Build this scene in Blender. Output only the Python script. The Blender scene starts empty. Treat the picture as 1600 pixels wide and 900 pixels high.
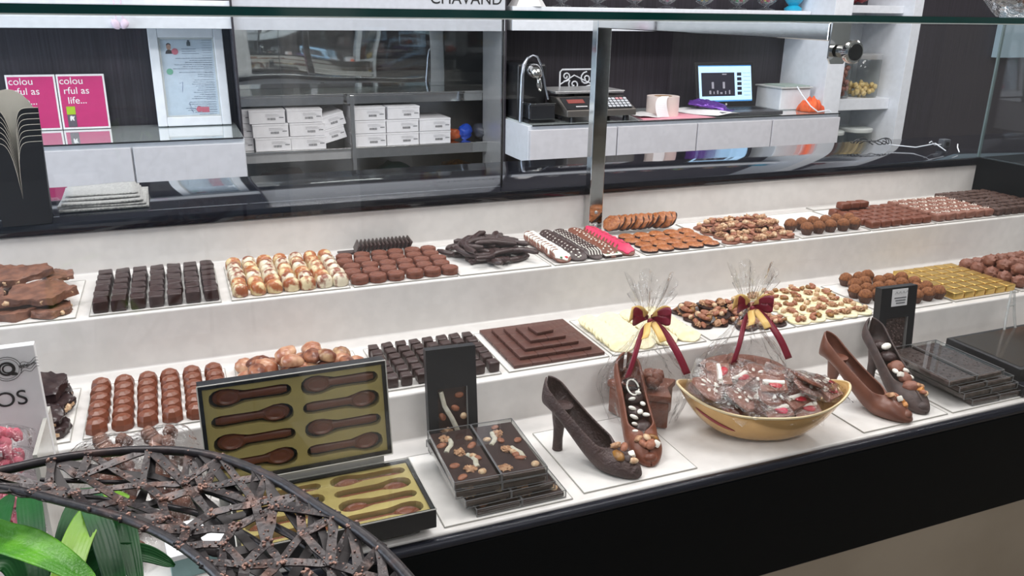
import bpy, bmesh, math, random
from mathutils import Vector, Matrix, Euler, noise
PI = math.pi
random.seed(7)
SC = bpy.context.scene
C = SC.collection

# ---------------------------------------------------------------- camera, world, light, exposure
cam_d = bpy.data.cameras.new('camera')
cam = bpy.data.objects.new('camera', cam_d); C.objects.link(cam)
RGT = Vector((0.92620, -0.37674, 0.01455)); DWN = Vector((-0.10931, -0.30526, -0.94597)); FWD = Vector((0.36083, 0.87457, -0.32392))
cam.matrix_world = Matrix(((RGT.x, -DWN.x, -FWD.x, 0), (RGT.y, -DWN.y, -FWD.y, 0), (RGT.z, -DWN.z, -FWD.z, 1.40), (0, 0, 0, 1)))
cam_d.sensor_width = 36.0; cam_d.lens = 1274.4 / 1600 * 36; cam_d.clip_start = 0.02; cam_d.clip_end = 60
SC.camera = cam
SC.cycles.transparent_max_bounces = 40; SC.cycles.max_bounces = 14
SC.view_settings.view_transform = 'Standard'; SC.view_settings.look = 'None'
SC.view_settings.gamma = 1.0; SC.view_settings.exposure = 0.08; SC.view_settings.use_curve_mapping = False
w = bpy.data.worlds.new('world'); SC.world = w; w.use_nodes = True
w.node_tree.nodes['Background'].inputs[0].default_value = (0.72, 0.84, 1.0, 1); w.node_tree.nodes['Background'].inputs[1].default_value = 1.6

def area(name, loc, size, energy, color=(1, 1, 1), rot=(0, 0, 0)):
    l = bpy.data.lights.new(name, 'AREA'); l.shape = 'RECTANGLE'; l.size, l.size_y = size; l.energy = energy; l.color = color
    o = bpy.data.objects.new(name, l); C.objects.link(o); o.location = loc; o.rotation_euler = rot
    return o
for ax, ay, ae in ((-0.6, 1.1, 26), (1.3, 1.1, 26), (3.2, 1.4, 26), (0.5, 2.25, 23), (2.4, 2.35, 19), (0.8, -0.8, 20)):
    area('ceiling_panel_light', (ax, ay, 2.74), (1.1, 0.5), ae, (1.0, 0.955, 0.935))
area('window_daylight', (-2.95, 1.9, 1.6), (2.2, 1.6), 70, (0.78, 0.88, 1.0), (0, -PI / 2, 0))

# ---------------------------------------------------------------- materials
MATS = {}
def srgb(c):
    return tuple(((v / 255) / 12.92 if v / 255 <= 0.04045 else ((v / 255 + 0.055) / 1.055) ** 2.4) for v in c)
def mat(name, col, rough=0.5, metal=0.0, col2=None, scale=40, mixlo=0.4, mixhi=0.6, bump=0.0, bscale=120, spec=0.5, coat=0.0, emit=0.0, stretch=None, alpha=1.0, trans=0.0, sss=0.0, bdist=0.002):
    if name in MATS: return MATS[name]
    m = bpy.data.materials.new(name); m.use_nodes = True; nt = m.node_tree; b = nt.nodes['Principled BSDF']
    c = (*srgb(col), 1)
    b.inputs['Base Color'].default_value = c; b.inputs['Roughness'].default_value = rough; b.inputs['Metallic'].default_value = metal
    b.inputs['Specular IOR Level'].default_value = spec; b.inputs['Coat Weight'].default_value = coat
    b.inputs['Transmission Weight'].default_value = trans; b.inputs['Alpha'].default_value = alpha
    tc = nt.nodes.new('ShaderNodeTexCoord'); mp = nt.nodes.new('ShaderNodeMapping'); nt.links.new(tc.outputs['Object'], mp.inputs[0])
    if stretch: mp.inputs['Scale'].default_value = stretch
    n = nt.nodes.new('ShaderNodeTexNoise'); n.inputs['Scale'].default_value = scale; n.inputs['Detail'].default_value = 4; nt.links.new(mp.outputs[0], n.inputs[0])
    r = nt.nodes.new('ShaderNodeValToRGB'); r.color_ramp.elements[0].position = mixlo; r.color_ramp.elements[1].position = mixhi
    r.color_ramp.elements[0].color = c
    r.color_ramp.elements[1].color = (*srgb(col2), 1) if col2 else (*[min(1, v * 1.06) for v in srgb(col)], 1)
    nt.links.new(n.outputs[0], r.inputs[0]); nt.links.new(r.outputs[0], b.inputs['Base Color'])
    if emit:
        b.inputs['Emission Strength'].default_value = emit; nt.links.new(r.outputs[0], b.inputs['Emission Color'])
    if bump:
        n2 = nt.nodes.new('ShaderNodeTexNoise'); n2.inputs['Scale'].default_value = bscale; n2.inputs['Detail'].default_value = 3
        nt.links.new(mp.outputs[0], n2.inputs[0])
        bp = nt.nodes.new('ShaderNodeBump'); bp.inputs['Strength'].default_value = bump; bp.inputs['Distance'].default_value = bdist
        nt.links.new(n2.outputs[0], bp.inputs['Height']); nt.links.new(bp.outputs[0], b.inputs['Normal'])
    MATS[name] = m
    return m
def thin_glass(name, tint=(1, 1, 1), ior=1.45, rough=0.0, bump=0.0, bscale=60, strength=1.0):
    if name in MATS: return MATS[name]
    m = bpy.data.materials.new(name); m.use_nodes = True; nt = m.node_tree; nt.nodes.remove(nt.nodes['Principled BSDF'])
    out = nt.nodes['Material Output']; t = nt.nodes.new('ShaderNodeBsdfTransparent'); t.inputs[0].default_value = (*tint, 1)
    g = nt.nodes.new('ShaderNodeBsdfGlossy'); g.inputs['Roughness'].default_value = rough
    f = nt.nodes.new('ShaderNodeLayerWeight'); f.inputs[0].default_value = 0.5
    pw = nt.nodes.new('ShaderNodeMath'); pw.operation = 'POWER'; pw.inputs[1].default_value = 5.0; nt.links.new(f.outputs['Facing'], pw.inputs[0])
    f0 = ((ior - 1) / (ior + 1)) ** 2
    ma = nt.nodes.new('ShaderNodeMath'); ma.operation = 'MULTIPLY_ADD'; ma.inputs[1].default_value = 1 - f0; ma.inputs[2].default_value = f0; nt.links.new(pw.outputs[0], ma.inputs[0])
    mu = nt.nodes.new('ShaderNodeMath'); mu.operation = 'MULTIPLY'; mu.inputs[1].default_value = strength; mu.use_clamp = True
    nt.links.new(ma.outputs[0], mu.inputs[0])
    mx = nt.nodes.new('ShaderNodeMixShader'); nt.links.new(mu.outputs[0], mx.inputs[0]); nt.links.new(t.outputs[0], mx.inputs[1]); nt.links.new(g.outputs[0], mx.inputs[2])
    nt.links.new(mx.outputs[0], out.inputs[0])
    if bump:
        tc = nt.nodes.new('ShaderNodeTexCoord'); n = nt.nodes.new('ShaderNodeTexNoise'); n.inputs['Scale'].default_value = bscale; n.inputs['Detail'].default_value = 3
        nt.links.new(tc.outputs['Object'], n.inputs[0]); bp = nt.nodes.new('ShaderNodeBump'); bp.inputs['Strength'].default_value = bump; bp.inputs['Distance'].default_value = 0.02
        nt.links.new(n.outputs[0], bp.inputs['Height']); nt.links.new(bp.outputs[0], g.inputs['Normal']); nt.links.new(bp.outputs[0], f.inputs['Normal'])
    MATS[name] = m
    return m

WHITE = mat('white_lacquer', (224, 229, 236), 0.32, spec=0.5)
STEPW = mat('white_shelf_solid_surface', (222, 218, 215), 0.28, spec=0.5, coat=0.1)
DRAWER = mat('white_drawer_front', (208, 208, 214), 0.4)
BLACKGL = mat('black_polished_stone', (24, 26, 34), 0.06, spec=0.5)
BLACKP = mat('black_panel', (3, 7, 11), 0.45, col2=(5, 9, 13), scale=300, bump=0.05, bscale=500, spec=0.12)
RAIL = mat('dark_rail', (38, 40, 50), 0.25, metal=0.3)
WOOD = mat('dark_wood_veneer', (38, 35, 40), 0.45, col2=(58, 54, 62), scale=6, mixlo=0.3, mixhi=0.7, stretch=(30, 30, 0.6), bump=0.15, bscale=8)
CHROME = mat('polished_chrome', (205, 205, 203), 0.07, metal=1.0)
STEEL = mat('brushed_steel', (186, 187, 188), 0.3, metal=0.45)
MIRROR = mat('wavy_mirror_steel', (214, 218, 218), 0.02, metal=0.80, spec=1.0)
MIRRORW = mat('wall_mirror', (205, 210, 210), 0.0, metal=1.0)
GLASS = thin_glass('clear_glass', (0.985, 0.99, 0.99), 1.45)
GLASSG = mat('green_glass_edge', (14, 66, 62), 0.08, spec=0.6)
GLASST = thin_glass('shelf_glass', (0.97, 0.98, 0.98), 1.5)
ACRYL = thin_glass('clear_acrylic', (0.95, 0.955, 0.95), 1.5)
ACRYE = mat('acrylic_edge', (186, 184, 178), 0.2)
CELLO = thin_glass('cellophane', (0.96, 0.96, 0.96), 1.5, 0.08, 0.7, 40, 1.3)
FLOORM = mat('floor_tile', (118, 110, 98), 0.35, col2=(128, 120, 108), scale=4)
CEILM = mat('ceiling_paint', (235, 234, 230), 0.8)
WALLM = mat('wall_paint', (200, 200, 200), 0.7)
MILK = mat('milk_chocolate', (112, 62, 45), 0.38, col2=(124, 72, 54), scale=60, bump=0.15, bscale=250, spec=0.4)
MILKS = mat('shiny_milk_chocolate', (122, 70, 50), 0.33, col2=(128, 72, 52), scale=60, spec=0.5)
MILKL = mat('light_milk_chocolate', (128, 80, 64), 0.5, col2=(138, 92, 76), scale=150, bump=0.3, bscale=300)
DARK = mat('dark_chocolate', (54, 36, 36), 0.36, col2=(62, 43, 42), scale=80, bump=0.25, bscale=220, spec=0.45)
DARKR = mat('rough_dark_chocolate', (62, 42, 38), 0.6, col2=(84, 56, 44), scale=260, bump=0.8, bscale=260)
BARKM = mat('milk_bark', (106, 72, 60), 0.45, col2=(134, 92, 74), scale=60, bump=0.5, bscale=90)
BARKD = mat('dark_bark', (44, 30, 32), 0.28, col2=(58, 42, 42), scale=60, bump=0.5, bscale=80)
SHELLM = mat('marbled_shell_chocolate', (120, 56, 32), 0.3, col2=(226, 190, 160), scale=38, mixlo=0.38, mixhi=0.66)
MARB = mat('marbled_white_caramel', (176, 92, 44), 0.3, col2=(238, 222, 186), scale=45, mixlo=0.44, mixhi=0.58)
WHITEC = mat('white_chocolate', (222, 210, 168), 0.5, col2=(236, 226, 192), scale=60, bump=0.5, bscale=160)
COCOA = mat('cocoa_dust', (148, 96, 62), 0.95, col2=(116, 72, 48), scale=220, bump=0.7, bscale=260)
CUPM = mat('brown_paper_cup', (84, 56, 46), 0.7)
GOLD = mat('gold_foil', (216, 180, 104), 0.3, metal=0.8, bump=0.12, bscale=130)
GOLDM = mat('gold_card', (198, 180, 116), 0.34, metal=0.3)
BOWLG = mat('gold_lacquer', (206, 164, 104), 0.25, metal=0.45, coat=0.3)
ALM = mat('almond_skin', (138, 82, 58), 0.55, col2=(166, 108, 82), scale=200)
HAZ = mat('hazelnut', (220, 194, 160), 0.5, col2=(190, 148, 112), scale=160)
WAL = mat('walnut', (156, 110, 80), 0.6, col2=(194, 152, 116), scale=160, bump=0.8, bscale=200)
RAIS = mat('raisin', (150, 104, 42), 0.35, col2=(116, 74, 34), scale=120)
PEEL = mat('candied_peel', (196, 190, 172), 0.5, col2=(214, 210, 196), scale=100, bump=0.4)
FLOR = mat('florentine_caramel', (152, 84, 44), 0.35, col2=(184, 116, 66), scale=160, bump=0.9, bscale=200)
BLACKC = mat('black_card', (22, 25, 31), 0.5)
WPAP = mat('white_paper', (232, 232, 234), 0.6)
BOXC = mat('white_carton', (236, 236, 240), 0.6)
REDR = mat('red_satin_ribbon', (128, 14, 44), 0.35)
GOLDR = mat('gold_satin_ribbon', (226, 186, 110), 0.35)
RED = mat('red_icing', (176, 24, 44), 0.35)
PINKI = mat('pink_icing', (214, 40, 90), 0.4)
GREEN = mat('green_icing', (60, 120, 74), 0.4)
BLK = mat('black_plastic', (24, 25, 28), 0.35)
INK = mat('black_ink', (28, 28, 30), 0.7)
GREYI = mat('grey_ink', (110, 112, 116), 0.8)
MAG = mat('magenta_print', (190, 48, 112), 0.45)

# ---------------------------------------------------------------- mesh helpers
def ico(sub):
    bm = bmesh.new(); bmesh.ops.create_icosphere(bm, subdivisions=sub, radius=1.0)
    v = [x.co.copy() for x in bm.verts]; f = [[q.index for q in x.verts] for x in bm.faces]; bm.free(); return v, f
ICO = {1: ico(1), 2: ico(2), 3: ico(3)}
def TR(loc=(0, 0, 0), rot=(0, 0, 0), s=(1, 1, 1)):
    if not hasattr(s, '__len__'): s = (s, s, s)
    return Matrix.LocRotScale(Vector(loc), Euler(rot), Vector(s))
class MB:
    def __init__(self): self.v = []; self.f = []; self.m = []; self.M = Matrix(); self.mi = 0
    def add(self, vs, fs, M=None):
        b = len(self.v); T = self.M @ M if M is not None else self.M
        self.v += [T @ Vector(p) for p in vs]; self.f += [[i + b for i in q] for q in fs]; self.m += [self.mi] * len(fs)
        return self
    def box(self, c, s, rot=(0, 0, 0), M=None):
        x, y, z = s[0] / 2, s[1] / 2, s[2] / 2
        T = TR(c, rot)
        if M is not None: T = M @ T
        return self.add([(-x, -y, -z), (x, -y, -z), (x, y, -z), (-x, y, -z), (-x, -y, z), (x, -y, z), (x, y, z), (-x, y, z)],
                        [(0, 3, 2, 1), (4, 5, 6, 7), (0, 1, 5, 4), (1, 2, 6, 5), (2, 3, 7, 6), (3, 0, 4, 7)], T)
    def bb(self, x0, x1, y0, y1, z0, z1): return self.box(((x0 + x1) / 2, (y0 + y1) / 2, (z0 + z1) / 2), (x1 - x0, y1 - y0, z1 - z0))
    def prism(self, poly, z0, z1, M=None):
        n = len(poly)
        return self.add([(p[0], p[1], z0) for p in poly] + [(p[0], p[1], z1) for p in poly],
                        [list(range(n))[::-1], list(range(n, 2 * n))] + [(i, (i + 1) % n, (i + 1) % n + n, i + n) for i in range(n)], M)
    def lathe(self, prof, n=20, M=None, fn=None):
        vs = []
        for r, z in prof:
            for i in range(n):
                a = 2 * PI * i / n; k = fn(a, z) if fn else 1.0
                vs.append((r * k * math.cos(a), r * k * math.sin(a), z))
        fs = [(j * n + i, j * n + (i + 1) % n, (j + 1) * n + (i + 1) % n, (j + 1) * n + i) for j in range(len(prof) - 1) for i in range(n)]
        if prof[0][0] > 1e-6: fs.append(list(range(n))[::-1])
        if prof[-1][0] > 1e-6: fs.append([(len(prof) - 1) * n + i for i in range(n)])
        return self.add(vs, fs, M)
    def shell(self, prof, n=20, M=None, fn=None):
        k = len(self.f); self.lathe(prof, n, M, fn)
        while len(self.f) > k and len(self.f[-1]) > 4: self.f.pop(); self.m.pop()
        return self
    def tube(self, pts, r, n=8, M=None, closed=False, flat=1.0):
        pts = [Vector(p) for p in pts]; rings = []; up = None; L = len(pts)
        for i, p in enumerate(pts):
            if closed: d = pts[(i + 1) % L] - pts[i - 1]
            else: d = pts[min(i + 1, L - 1)] - pts[max(i - 1, 0)]
            d = d.normalized() if d.length > 1e-9 else Vector((0, 0, 1))
            if up is None: up = Vector((0, 0, 1)) if abs(d.z) < 0.9 else Vector((1, 0, 0))
            s = d.cross(up)
            if s.length < 1e-6: s = d.orthogonal()
            s.normalize(); u = s.cross(d); up = u
            rr = r[i] if hasattr(r, '__len__') else r
            rings.append([p + s * math.cos(2 * PI * k / n) * rr + u * math.sin(2 * PI * k / n) * rr * flat for k in range(n)])
        vs = [q for R_ in rings for q in R_]
        m = L if closed else L - 1
        fs = [(j * n + i, j * n + (i + 1) % n, ((j + 1) % L) * n + (i + 1) % n, ((j + 1) % L) * n + i) for j in range(m) for i in range(n)]
        if not closed: fs += [list(range(n))[::-1], [(L - 1) * n + i for i in range(n)]]
        return self.add(vs, fs, M)
    def blob(self, c, s, rot=(0, 0, 0), amp=0.0, fr=2.0, seed=0.0, sub=2, p=1.0, M=None):
        V, F = ICO[sub]; out = []
        for v in V:
            q = v.copy()
            if p != 1.0: q = Vector([math.copysign(abs(t) ** p, t) for t in q])
            if amp: q *= 1 + amp * noise.noise(v * fr + Vector((seed * 3.1, seed * 1.7, seed)))
            out.append(q)
        T = TR(c, rot, s)
        if M is not None: T = M @ T
        return self.add(out, F, T)
    def grid(self, fn, nu, nv, M=None, closed_u=False):
        vs = [fn(i / nu if closed_u else i / (nu - 1), j / (nv - 1)) for i in range(nu) for j in range(nv)]
        m = nu if closed_u else nu - 1
        return self.add(vs, [(i * nv + j, ((i + 1) % nu) * nv + j, ((i + 1) % nu) * nv + j + 1, i * nv + j + 1) for i in range(m) for j in range(nv - 1)], M)
    def build(self, name, mats, parent=None, smooth=None, bevel=0.0, seg=2, solid=0.0, sub=0, loc=None, rot=None):
        me = bpy.data.meshes.new(name); me.from_pydata([tuple(p) for p in self.v], [], self.f)
        if not isinstance(mats, (list, tuple)): mats = [mats]
        for m in mats: me.materials.append(m)
        for p, i in zip(me.polygons, self.m): p.material_index = i
        bm = bmesh.new(); bm.from_mesh(me)
        bmesh.ops.recalc_face_normals(bm, faces=bm.faces)
        if bevel:
            eds = [e for e in bm.edges if len(e.link_faces) == 2 and e.calc_face_angle(0) > 0.6]
            bmesh.ops.bevel(bm, geom=eds, offset=bevel, segments=seg, profile=0.5, affect='EDGES', clamp_overlap=True)
        bm.to_mesh(me); bm.free()
        if smooth is not None:
            me.shade_smooth(); me.set_sharp_from_angle(angle=math.radians(smooth))
        o = bpy.data.objects.new(name, me); C.objects.link(o)
        if parent: o.parent = parent
        if loc is not None: o.location = loc
        if rot is not None: o.rotation_euler = rot
        if solid:
            md = o.modifiers.new('solid', 'SOLIDIFY'); md.thickness = solid; md.offset = 0
        if sub:
            md = o.modifiers.new('sub', 'SUBSURF'); md.levels = sub; md.render_levels = sub
        return o
def tag(o, label=None, cat=None, group=None, kind=None):
    if label: o['label'] = label
    if cat: o['category'] = cat
    if group: o['group'] = group
    if kind: o['kind'] = kind
    return o
def empty(name, loc=(0, 0, 0), rot=(0, 0, 0), label=None, cat=None, group=None):
    o = bpy.data.objects.new(name, None); C.objects.link(o); o.location = loc; o.rotation_euler = rot; o.empty_display_size = 0.02
    return tag(o, label, cat, group)
def copy_tree(o, parent=None):
    c = o.copy(); C.objects.link(c)
    if parent: c.parent = parent
    for ch in list(o.children): copy_tree(ch, c)
    return c
class Kind:
    """a few variants of one thing; put() moves the first and copies afterwards"""
    def __init__(self, *roots): self.r = list(roots); self.used = [False] * len(self.r)
    def put(self, loc, rot=(0, 0, 0), label=None, cat=None, group=None, s=1.0, i=None):
        k = random.randrange(len(self.r)) if i is None else i
        if not self.used[k]: self.used[k] = True; o = self.r[k]
        else: o = copy_tree(self.r[k])
        o.location = loc; o.rotation_euler = rot; o.scale = (s, s, s) if not hasattr(s, '__len__') else s
        for p in ('label', 'category', 'group'):
            if p in o: del o[p]
        return tag(o, label, cat, group)
    def clean(self):
        for k, u in enumerate(self.used):
            if not u:
                for ch in list(self.r[k].children_recursive): bpy.data.objects.remove(ch)
                bpy.data.objects.remove(self.r[k])
def text(body, size, name, m, parent, loc, rot=(PI / 2, 0, 0), ext=0.0003, align='LEFT', shear=0.0):
    cu = bpy.data.curves.new(name, 'FONT'); cu.body = body; cu.size = size; cu.extrude = ext; cu.align_x = align; cu.shear = shear
    t = bpy.data.objects.new('tmp', cu); C.objects.link(t); bpy.context.view_layer.update()
    me = bpy.data.meshes.new_from_object(t.evaluated_get(bpy.context.evaluated_depsgraph_get()))
    bpy.data.objects.remove(t); me.name = name; me.materials.clear(); me.materials.append(m)
    o = bpy.data.objects.new(name, me); C.objects.link(o); o.parent = parent; o.location = loc; o.rotation_euler = rot
    return o
def J(a): return random.uniform(-a, a)

# ---------------------------------------------------------------- room shell
def struct(name, mb, m, **k): o = mb.build(name, m, **k); o['kind'] = 'structure'; return o
struct('floor', MB().bb(-3.1, 5.6, -1.9, 4.2, -0.05, 0), FLOORM)
struct('ceiling', MB().bb(-3.1, 5.6, -1.9, 4.2, 2.8, 2.85), CEILM)
struct('wall_back', MB().bb(-3.1, 0.238, 3.42, 3.50, 0, 2.8).bb(1.296, 5.6, 3.42, 3.50, 0, 2.8).bb(0.238, 1.296, 3.42, 3.50, 0, 0.55).bb(0.238, 1.296, 3.42, 3.50, 1.36, 2.8), WOOD)
struct('wall_recess', MB().bb(0.145, 1.62, 3.86, 3.92, 0.2, 1.7).bb(0.09, 0.145, 3.50, 3.92, 0.2, 1.7).bb(1.62, 1.68, 3.50, 3.92, 0.2, 1.7).bb(0.145, 1.62, 3.50, 3.86, 1.50, 1.56), WALLM)
struct('wall_right', MB().bb(5.5, 5.6, -1.8, 3.42, 0, 2.8), WALLM)
wf = MB().bb(-3.1, -2.5, -1.9, -1.8, 0, 2.8).bb(0.45, 5.6, -1.9, -1.8, 0, 2.8).bb(-2.5, 0.45, -1.9, -1.8, 0, 0.35).bb(-2.5, 0.45, -1.9, -1.8, 2.35, 2.8); struct('wall_front', wf, WALLM)
struct('added_window', MB().bb(-2.5, 0.45, -1.86, -1.85, 0.35, 2.35), GLASS)  # unseen window behind the camera, added to brighten reflections in chrome and glass
struct('veil_dimming_wall', MB().bb(-9, 4, -6.1, -6.0, -0.05, 5.5), mat('veil_dimming_grey', (104, 110, 118), 0.8, col2=(84, 90, 98), scale=1.2))  # unseen grey wall, added to dim the window's reflection in the front pane
struct('veil_dimming_ground', MB().bb(-9, 4, -6.0, -1.91, -0.08, -0.04), mat('unseen_ground_grey', (120, 122, 124), 0.8))  # unseen ground outside, added with the grey wall to dim that reflection
struct('trim_2', MB().bb(-1.03, -0.97, -1.88, -1.81, 0.35, 2.35), WHITE)
wl = MB(); wl.bb(-3.1, -3.02, -1.8, 0.6, 0, 2.8); wl.bb(-3.1, -3.02, 3.2, 3.42, 0, 2.8); wl.bb(-3.1, -3.02, 0.6, 3.2, 0, 0.6); wl.bb(-3.1, -3.02, 0.6, 3.2, 2.5, 2.8)
struct('wall_left', wl, WALLM)
struct('window_1', MB().bb(-3.07, -3.06, 0.6, 3.2, 0.6, 2.5), GLASS)
# dark veneer panel to the right of the jar niche
struct('wall_right_panel', MB().bb(3.402, 5.5, 3.10, 3.419, 0, 2.8), WOOD)
struct('trim_1', MB().bb(3.86, 3.875, 3.085, 3.099, 1.43, 2.6), WHITE)
struct('blue_panel_1', MB().bb(3.92, 4.75, 3.06, 3.098, 1.20, 2.5), mat('pale_blue_panel', (150, 172, 184), 0.4))  # pale blue panel on the dark veneer
mw = MB().bb(0.75, 4.2, -1.799, -1.78, 0.35, 2.3).build('wall_mirror', MIRRORW); tag(mw, 'large wall mirror on the wall facing the display counter', 'mirror')

# ---------------------------------------------------------------- display counter (steps, black front, black worktop)
X0, X1 = -0.95, 2.222
ctr = empty('display_counter', (0.7, 0.95, 0), label='long white stepped display counter with a black front and black polished worktop', cat='display counter')
ctr.location = (0, 0, 0)
def yz(poly, x0, x1): # extrude a YZ outline along X
    mb = MB(); return mb.prism([(p[0], p[1]) for p in poly], x0, x1, Matrix(((0, 0, 1, 0), (1, 0, 0, 0), (0, 1, 0, 0), (0, 0, 0, 1))))
yz([(0.936, 0.60), (0.936, 0.700), (1.205, 0.700), (1.205, 0.788), (1.468, 0.788), (1.468, 0.891), (1.734, 0.891), (1.734, 0.9765), (1.76, 0.9765), (1.76, 0.60)], X0, X1 + 0.6).build('stepped_shelf', STEPW, ctr, smooth=40, bevel=0.0045, seg=3)
MB().bb(X0, X1 + 0.6, 0.926, 0.935, 0.0, 0.4735).build('lower_panel', mat('taupe_panel', (150, 138, 122), 0.5, col2=(160, 148, 132), scale=3), ctr)
yz([(0.9235, 0.474), (0.9235, 0.682), (0.936, 0.682), (0.936, 0.474)], X0, X1 + 0.6).build('front_panel', BLACKP, ctr, bevel=0.002)
yz([(0.920, 0.684), (0.920, 0.6935), (0.924, 0.698), (0.9355, 0.698), (0.9355, 0.684)], X0, X1 + 0.6).build('front_rail', RAIL, ctr, smooth=50, bevel=0.003)
MB().bb(X0, X1 + 0.6, 1.728, 2.088, 0.977, 1.000).build('worktop', BLACKGL, ctr, smooth=40, bevel=0.003)
MB().bb(X0, X1 + 0.6, 1.76, 2.05, 0.10, 0.976).build('rear_cabinet', WHITE, ctr)
MB().bb(X0, X1 + 0.6, 1.45, 2.03, 0.0, 0.10).build('plinth', BLACKP, ctr)
MB().bb(X0, X1 + 0.6, 0.936, 1.76, 0.474, 0.60).build('underside_panel', BLACKP, ctr)
MB().bb(X1, X1 + 0.6, 1.29, 1.95, 0.889, 0.998).build('end_panel', BLACKP, ctr, bevel=0.001)

# ---------------------------------------------------------------- glass case
gc = empty('glass_case', (0, 0, 0), label='glass case over the steps, green-edged top shelf on a chrome post', cat='glass case')
sl = MB(); sl.bb(X0, 2.9, 0.874, 1.86, 1.3900, 1.3982); o = sl.build('top_shelf', [GLASST, GLASSG], gc)
for p in o.data.polygons:
    if abs(p.normal.z) < 0.5: p.material_index = 1
MB().bb(X0, 2.9, 0.8745, 0.8765, 1.3886, 1.38995).build('polished_edge', mat('bright_glass_edge', (214, 222, 218), 0.2), gc)
fp = MB(); fp.bb(X0, X1 + 0.02, 0.928, 0.934, 0.7005, 1.386); fp.build('front_pane', GLASS, gc)
MB().bb(X1 + 0.004, X1 + 0.010, 0.936, 1.74, 1.0, 1.386).build('end_pane', GLASST, gc)
MB().bb(X1 + 0.003, X1 + 0.011, 1.736, 1.741, 1.0, 1.386).build('pane_edge', mat('pane_edge_grey', (104, 122, 124), 0.2), gc)
MB().bb(X0, 0.700, 1.775, 1.781, 1.001, 1.386).build('rear_pane', GLASS, gc)
MB().bb(0.7005, 0.7035, 1.774, 1.782, 1.001, 1.386).build('pane_edge', BLK, gc)
post = MB(); post.bb(0.8995, 0.9355, 1.700, 1.7255, 0.8915, 1.3875); post.build('post', CHROME, gc, bevel=0.0015)
arm = MB(); arm.bb(0.8995, 0.9355, 0.982, 1.6995, 1.362, 1.3875); arm.build('arm', CHROME, gc, bevel=0.0015)
pl = MB(); pl.prism([(-0.0175, 0.0), (-0.0175, -0.050), (-0.012, -0.058), (0.012, -0.058), (0.0175, -0.050), (0.0175, 0.0)], -0.0015, 0.0015, TR((0.9175, 0.978, 1.3875), (PI / 2, 0, 0)))
plo = pl.build('clamp_plate', CHROME, gc)
cl = MB(); cl.lathe([(0.0, -0.008), (0.009, -0.008), (0.009, 0.010), (0.0155, 0.010), (0.0165, 0.013), (0.0165, 0.020), (0.0145, 0.022)], 28, TR((0.9175, 0.965, 1.348), (PI / 2, 0, 0)))
clo = cl.build('clamp_knob', CHROME, gc, smooth=35)
MB().lathe([(0.0, 0.0), (0.0118, 0.0), (0.0118, 0.0012), (0, 0.0012)], 24, TR((0.9175, 0.9428, 1.348), (PI / 2, 0, 0))).build('cap', BLK, clo)
for zz in (0.905, 0.938):
    MB().lathe([(0, 0), (0.0042, 0), (0.004, 0.002), (0.0025, 0.0032), (0, 0.0034)], 14, TR((0.918, 1.700, zz), (PI / 2, 0, 0))).build('screw', STEEL, gc, smooth=50)
# bounding spot on the pane: the price dot of the front glass is bare

# ---------------------------------------------------------------- back wall furniture
def shelf_box(name, x0, x1, y0, y1, z0, z1, label, cat='wall shelf'):
    o = MB().bb(x0, x1, y0, y1, z0, z1).build(name, WHITE, bevel=0.002); return tag(o, label, cat)
shelf_box('wall_shelf', -1.6, 0.232, 3.25, 3.419, 1.316, 1.412, 'thick white wall shelf above the framed certificate')
shelf_box('wall_shelf', 1.325, 2.856, 3.25, 3.419, 1.315, 1.410, 'thick white wall shelf carrying the row of glass candy bowls')
def unit(x0, x1, cuts, label):
    u = empty('drawer_unit', ((x0 + x1) / 2, 3.4, 0.81), label=label, cat='drawer unit')
    ox, oy, oz = u.location
    b = MB(); b.bb(x0 - ox, x1 - ox, 3.008 - oy, 3.419 - oy, 0, 0.148); b.build('body', WHITE, u, bevel=0.0015)
    xs = [x0] + cuts + [x1]
    for a, c in zip(xs[:-1], xs[1:]):
        MB().bb(a - ox + 0.003, c - ox - 0.003, 2.99 - oy, 3.007 - oy, 0.002, 0.134).build('drawer', DRAWER, u, bevel=0.0015)
    MB().bb(x0 - ox + 0.012, x1 - ox - 0.004, 2.996 - oy, 3.41 - oy, 0.1485, 0.1535).build('glass_top', TOPG, u); MB().bb(x0 - ox + 0.012, x1 - ox - 0.004, 2.9945 - oy, 2.9958 - oy, 0.1485, 0.1535).build('glass_edge', BLK, u)
    return u
TOPG = mat('white_back_painted_glass', (196, 206, 206), 0.03, spec=1.0, coat=1.0)
unit(-1.45, 0.220, [-0.93, -0.142], 'white two-drawer wall unit with glass top under the certificate and pink pictures')
unit(1.300, 2.879, [1.697, 2.090, 2.488], 'long white wall drawer unit holding the laptop, scale and coffee machine')

# recessed cabinet of mirrored steel with carton shelves
cab = empty('mirror_steel_cabinet', (0.8, 3.3, 0), label='wall recess lined with wavy mirror steel, white header above, shelves of cartons below', cat='cabinet')
ox, oy = 0.8, 3.3
def CB(name, x0, x1, y0, y1, z0, z1, m, **k): return MB().bb(x0 - ox, x1 - ox, y0 - oy, y1 - oy, z0, z1).build(name, m, cab, **k)
CB('header_panel', 0.236, 1.292, 3.25, 3.419, 1.313, 2.1, mat('pale_header', (196, 200, 208), 0.35))
def wave(x, z): return 0.0005 * math.sin(x * 9.0 + z * 6) * math.sin(z * 17 + 1.1 * math.sin(x * 5)) + 0.0003 * math.sin(x * 17 + 2) + 0.00012 * math.sin(z * 30 + x * 4)
ms = MB().grid(lambda u, v: (0.150 + 1.45 * u - ox, 3.790 - oy + wave(0.24 + 1.37 * u, 1.03 + 0.30 * v) + (0.40 * v - 0.2) * 0.014, 1.030 + 0.40 * v), 120, 50)
ms.build('mirror_sheet', MIRROR, cab, smooth=180)
CB('side_panel', 1.2925, 1.300, 3.25, 3.419, 0.30, 2.1, WOOD)
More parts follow.
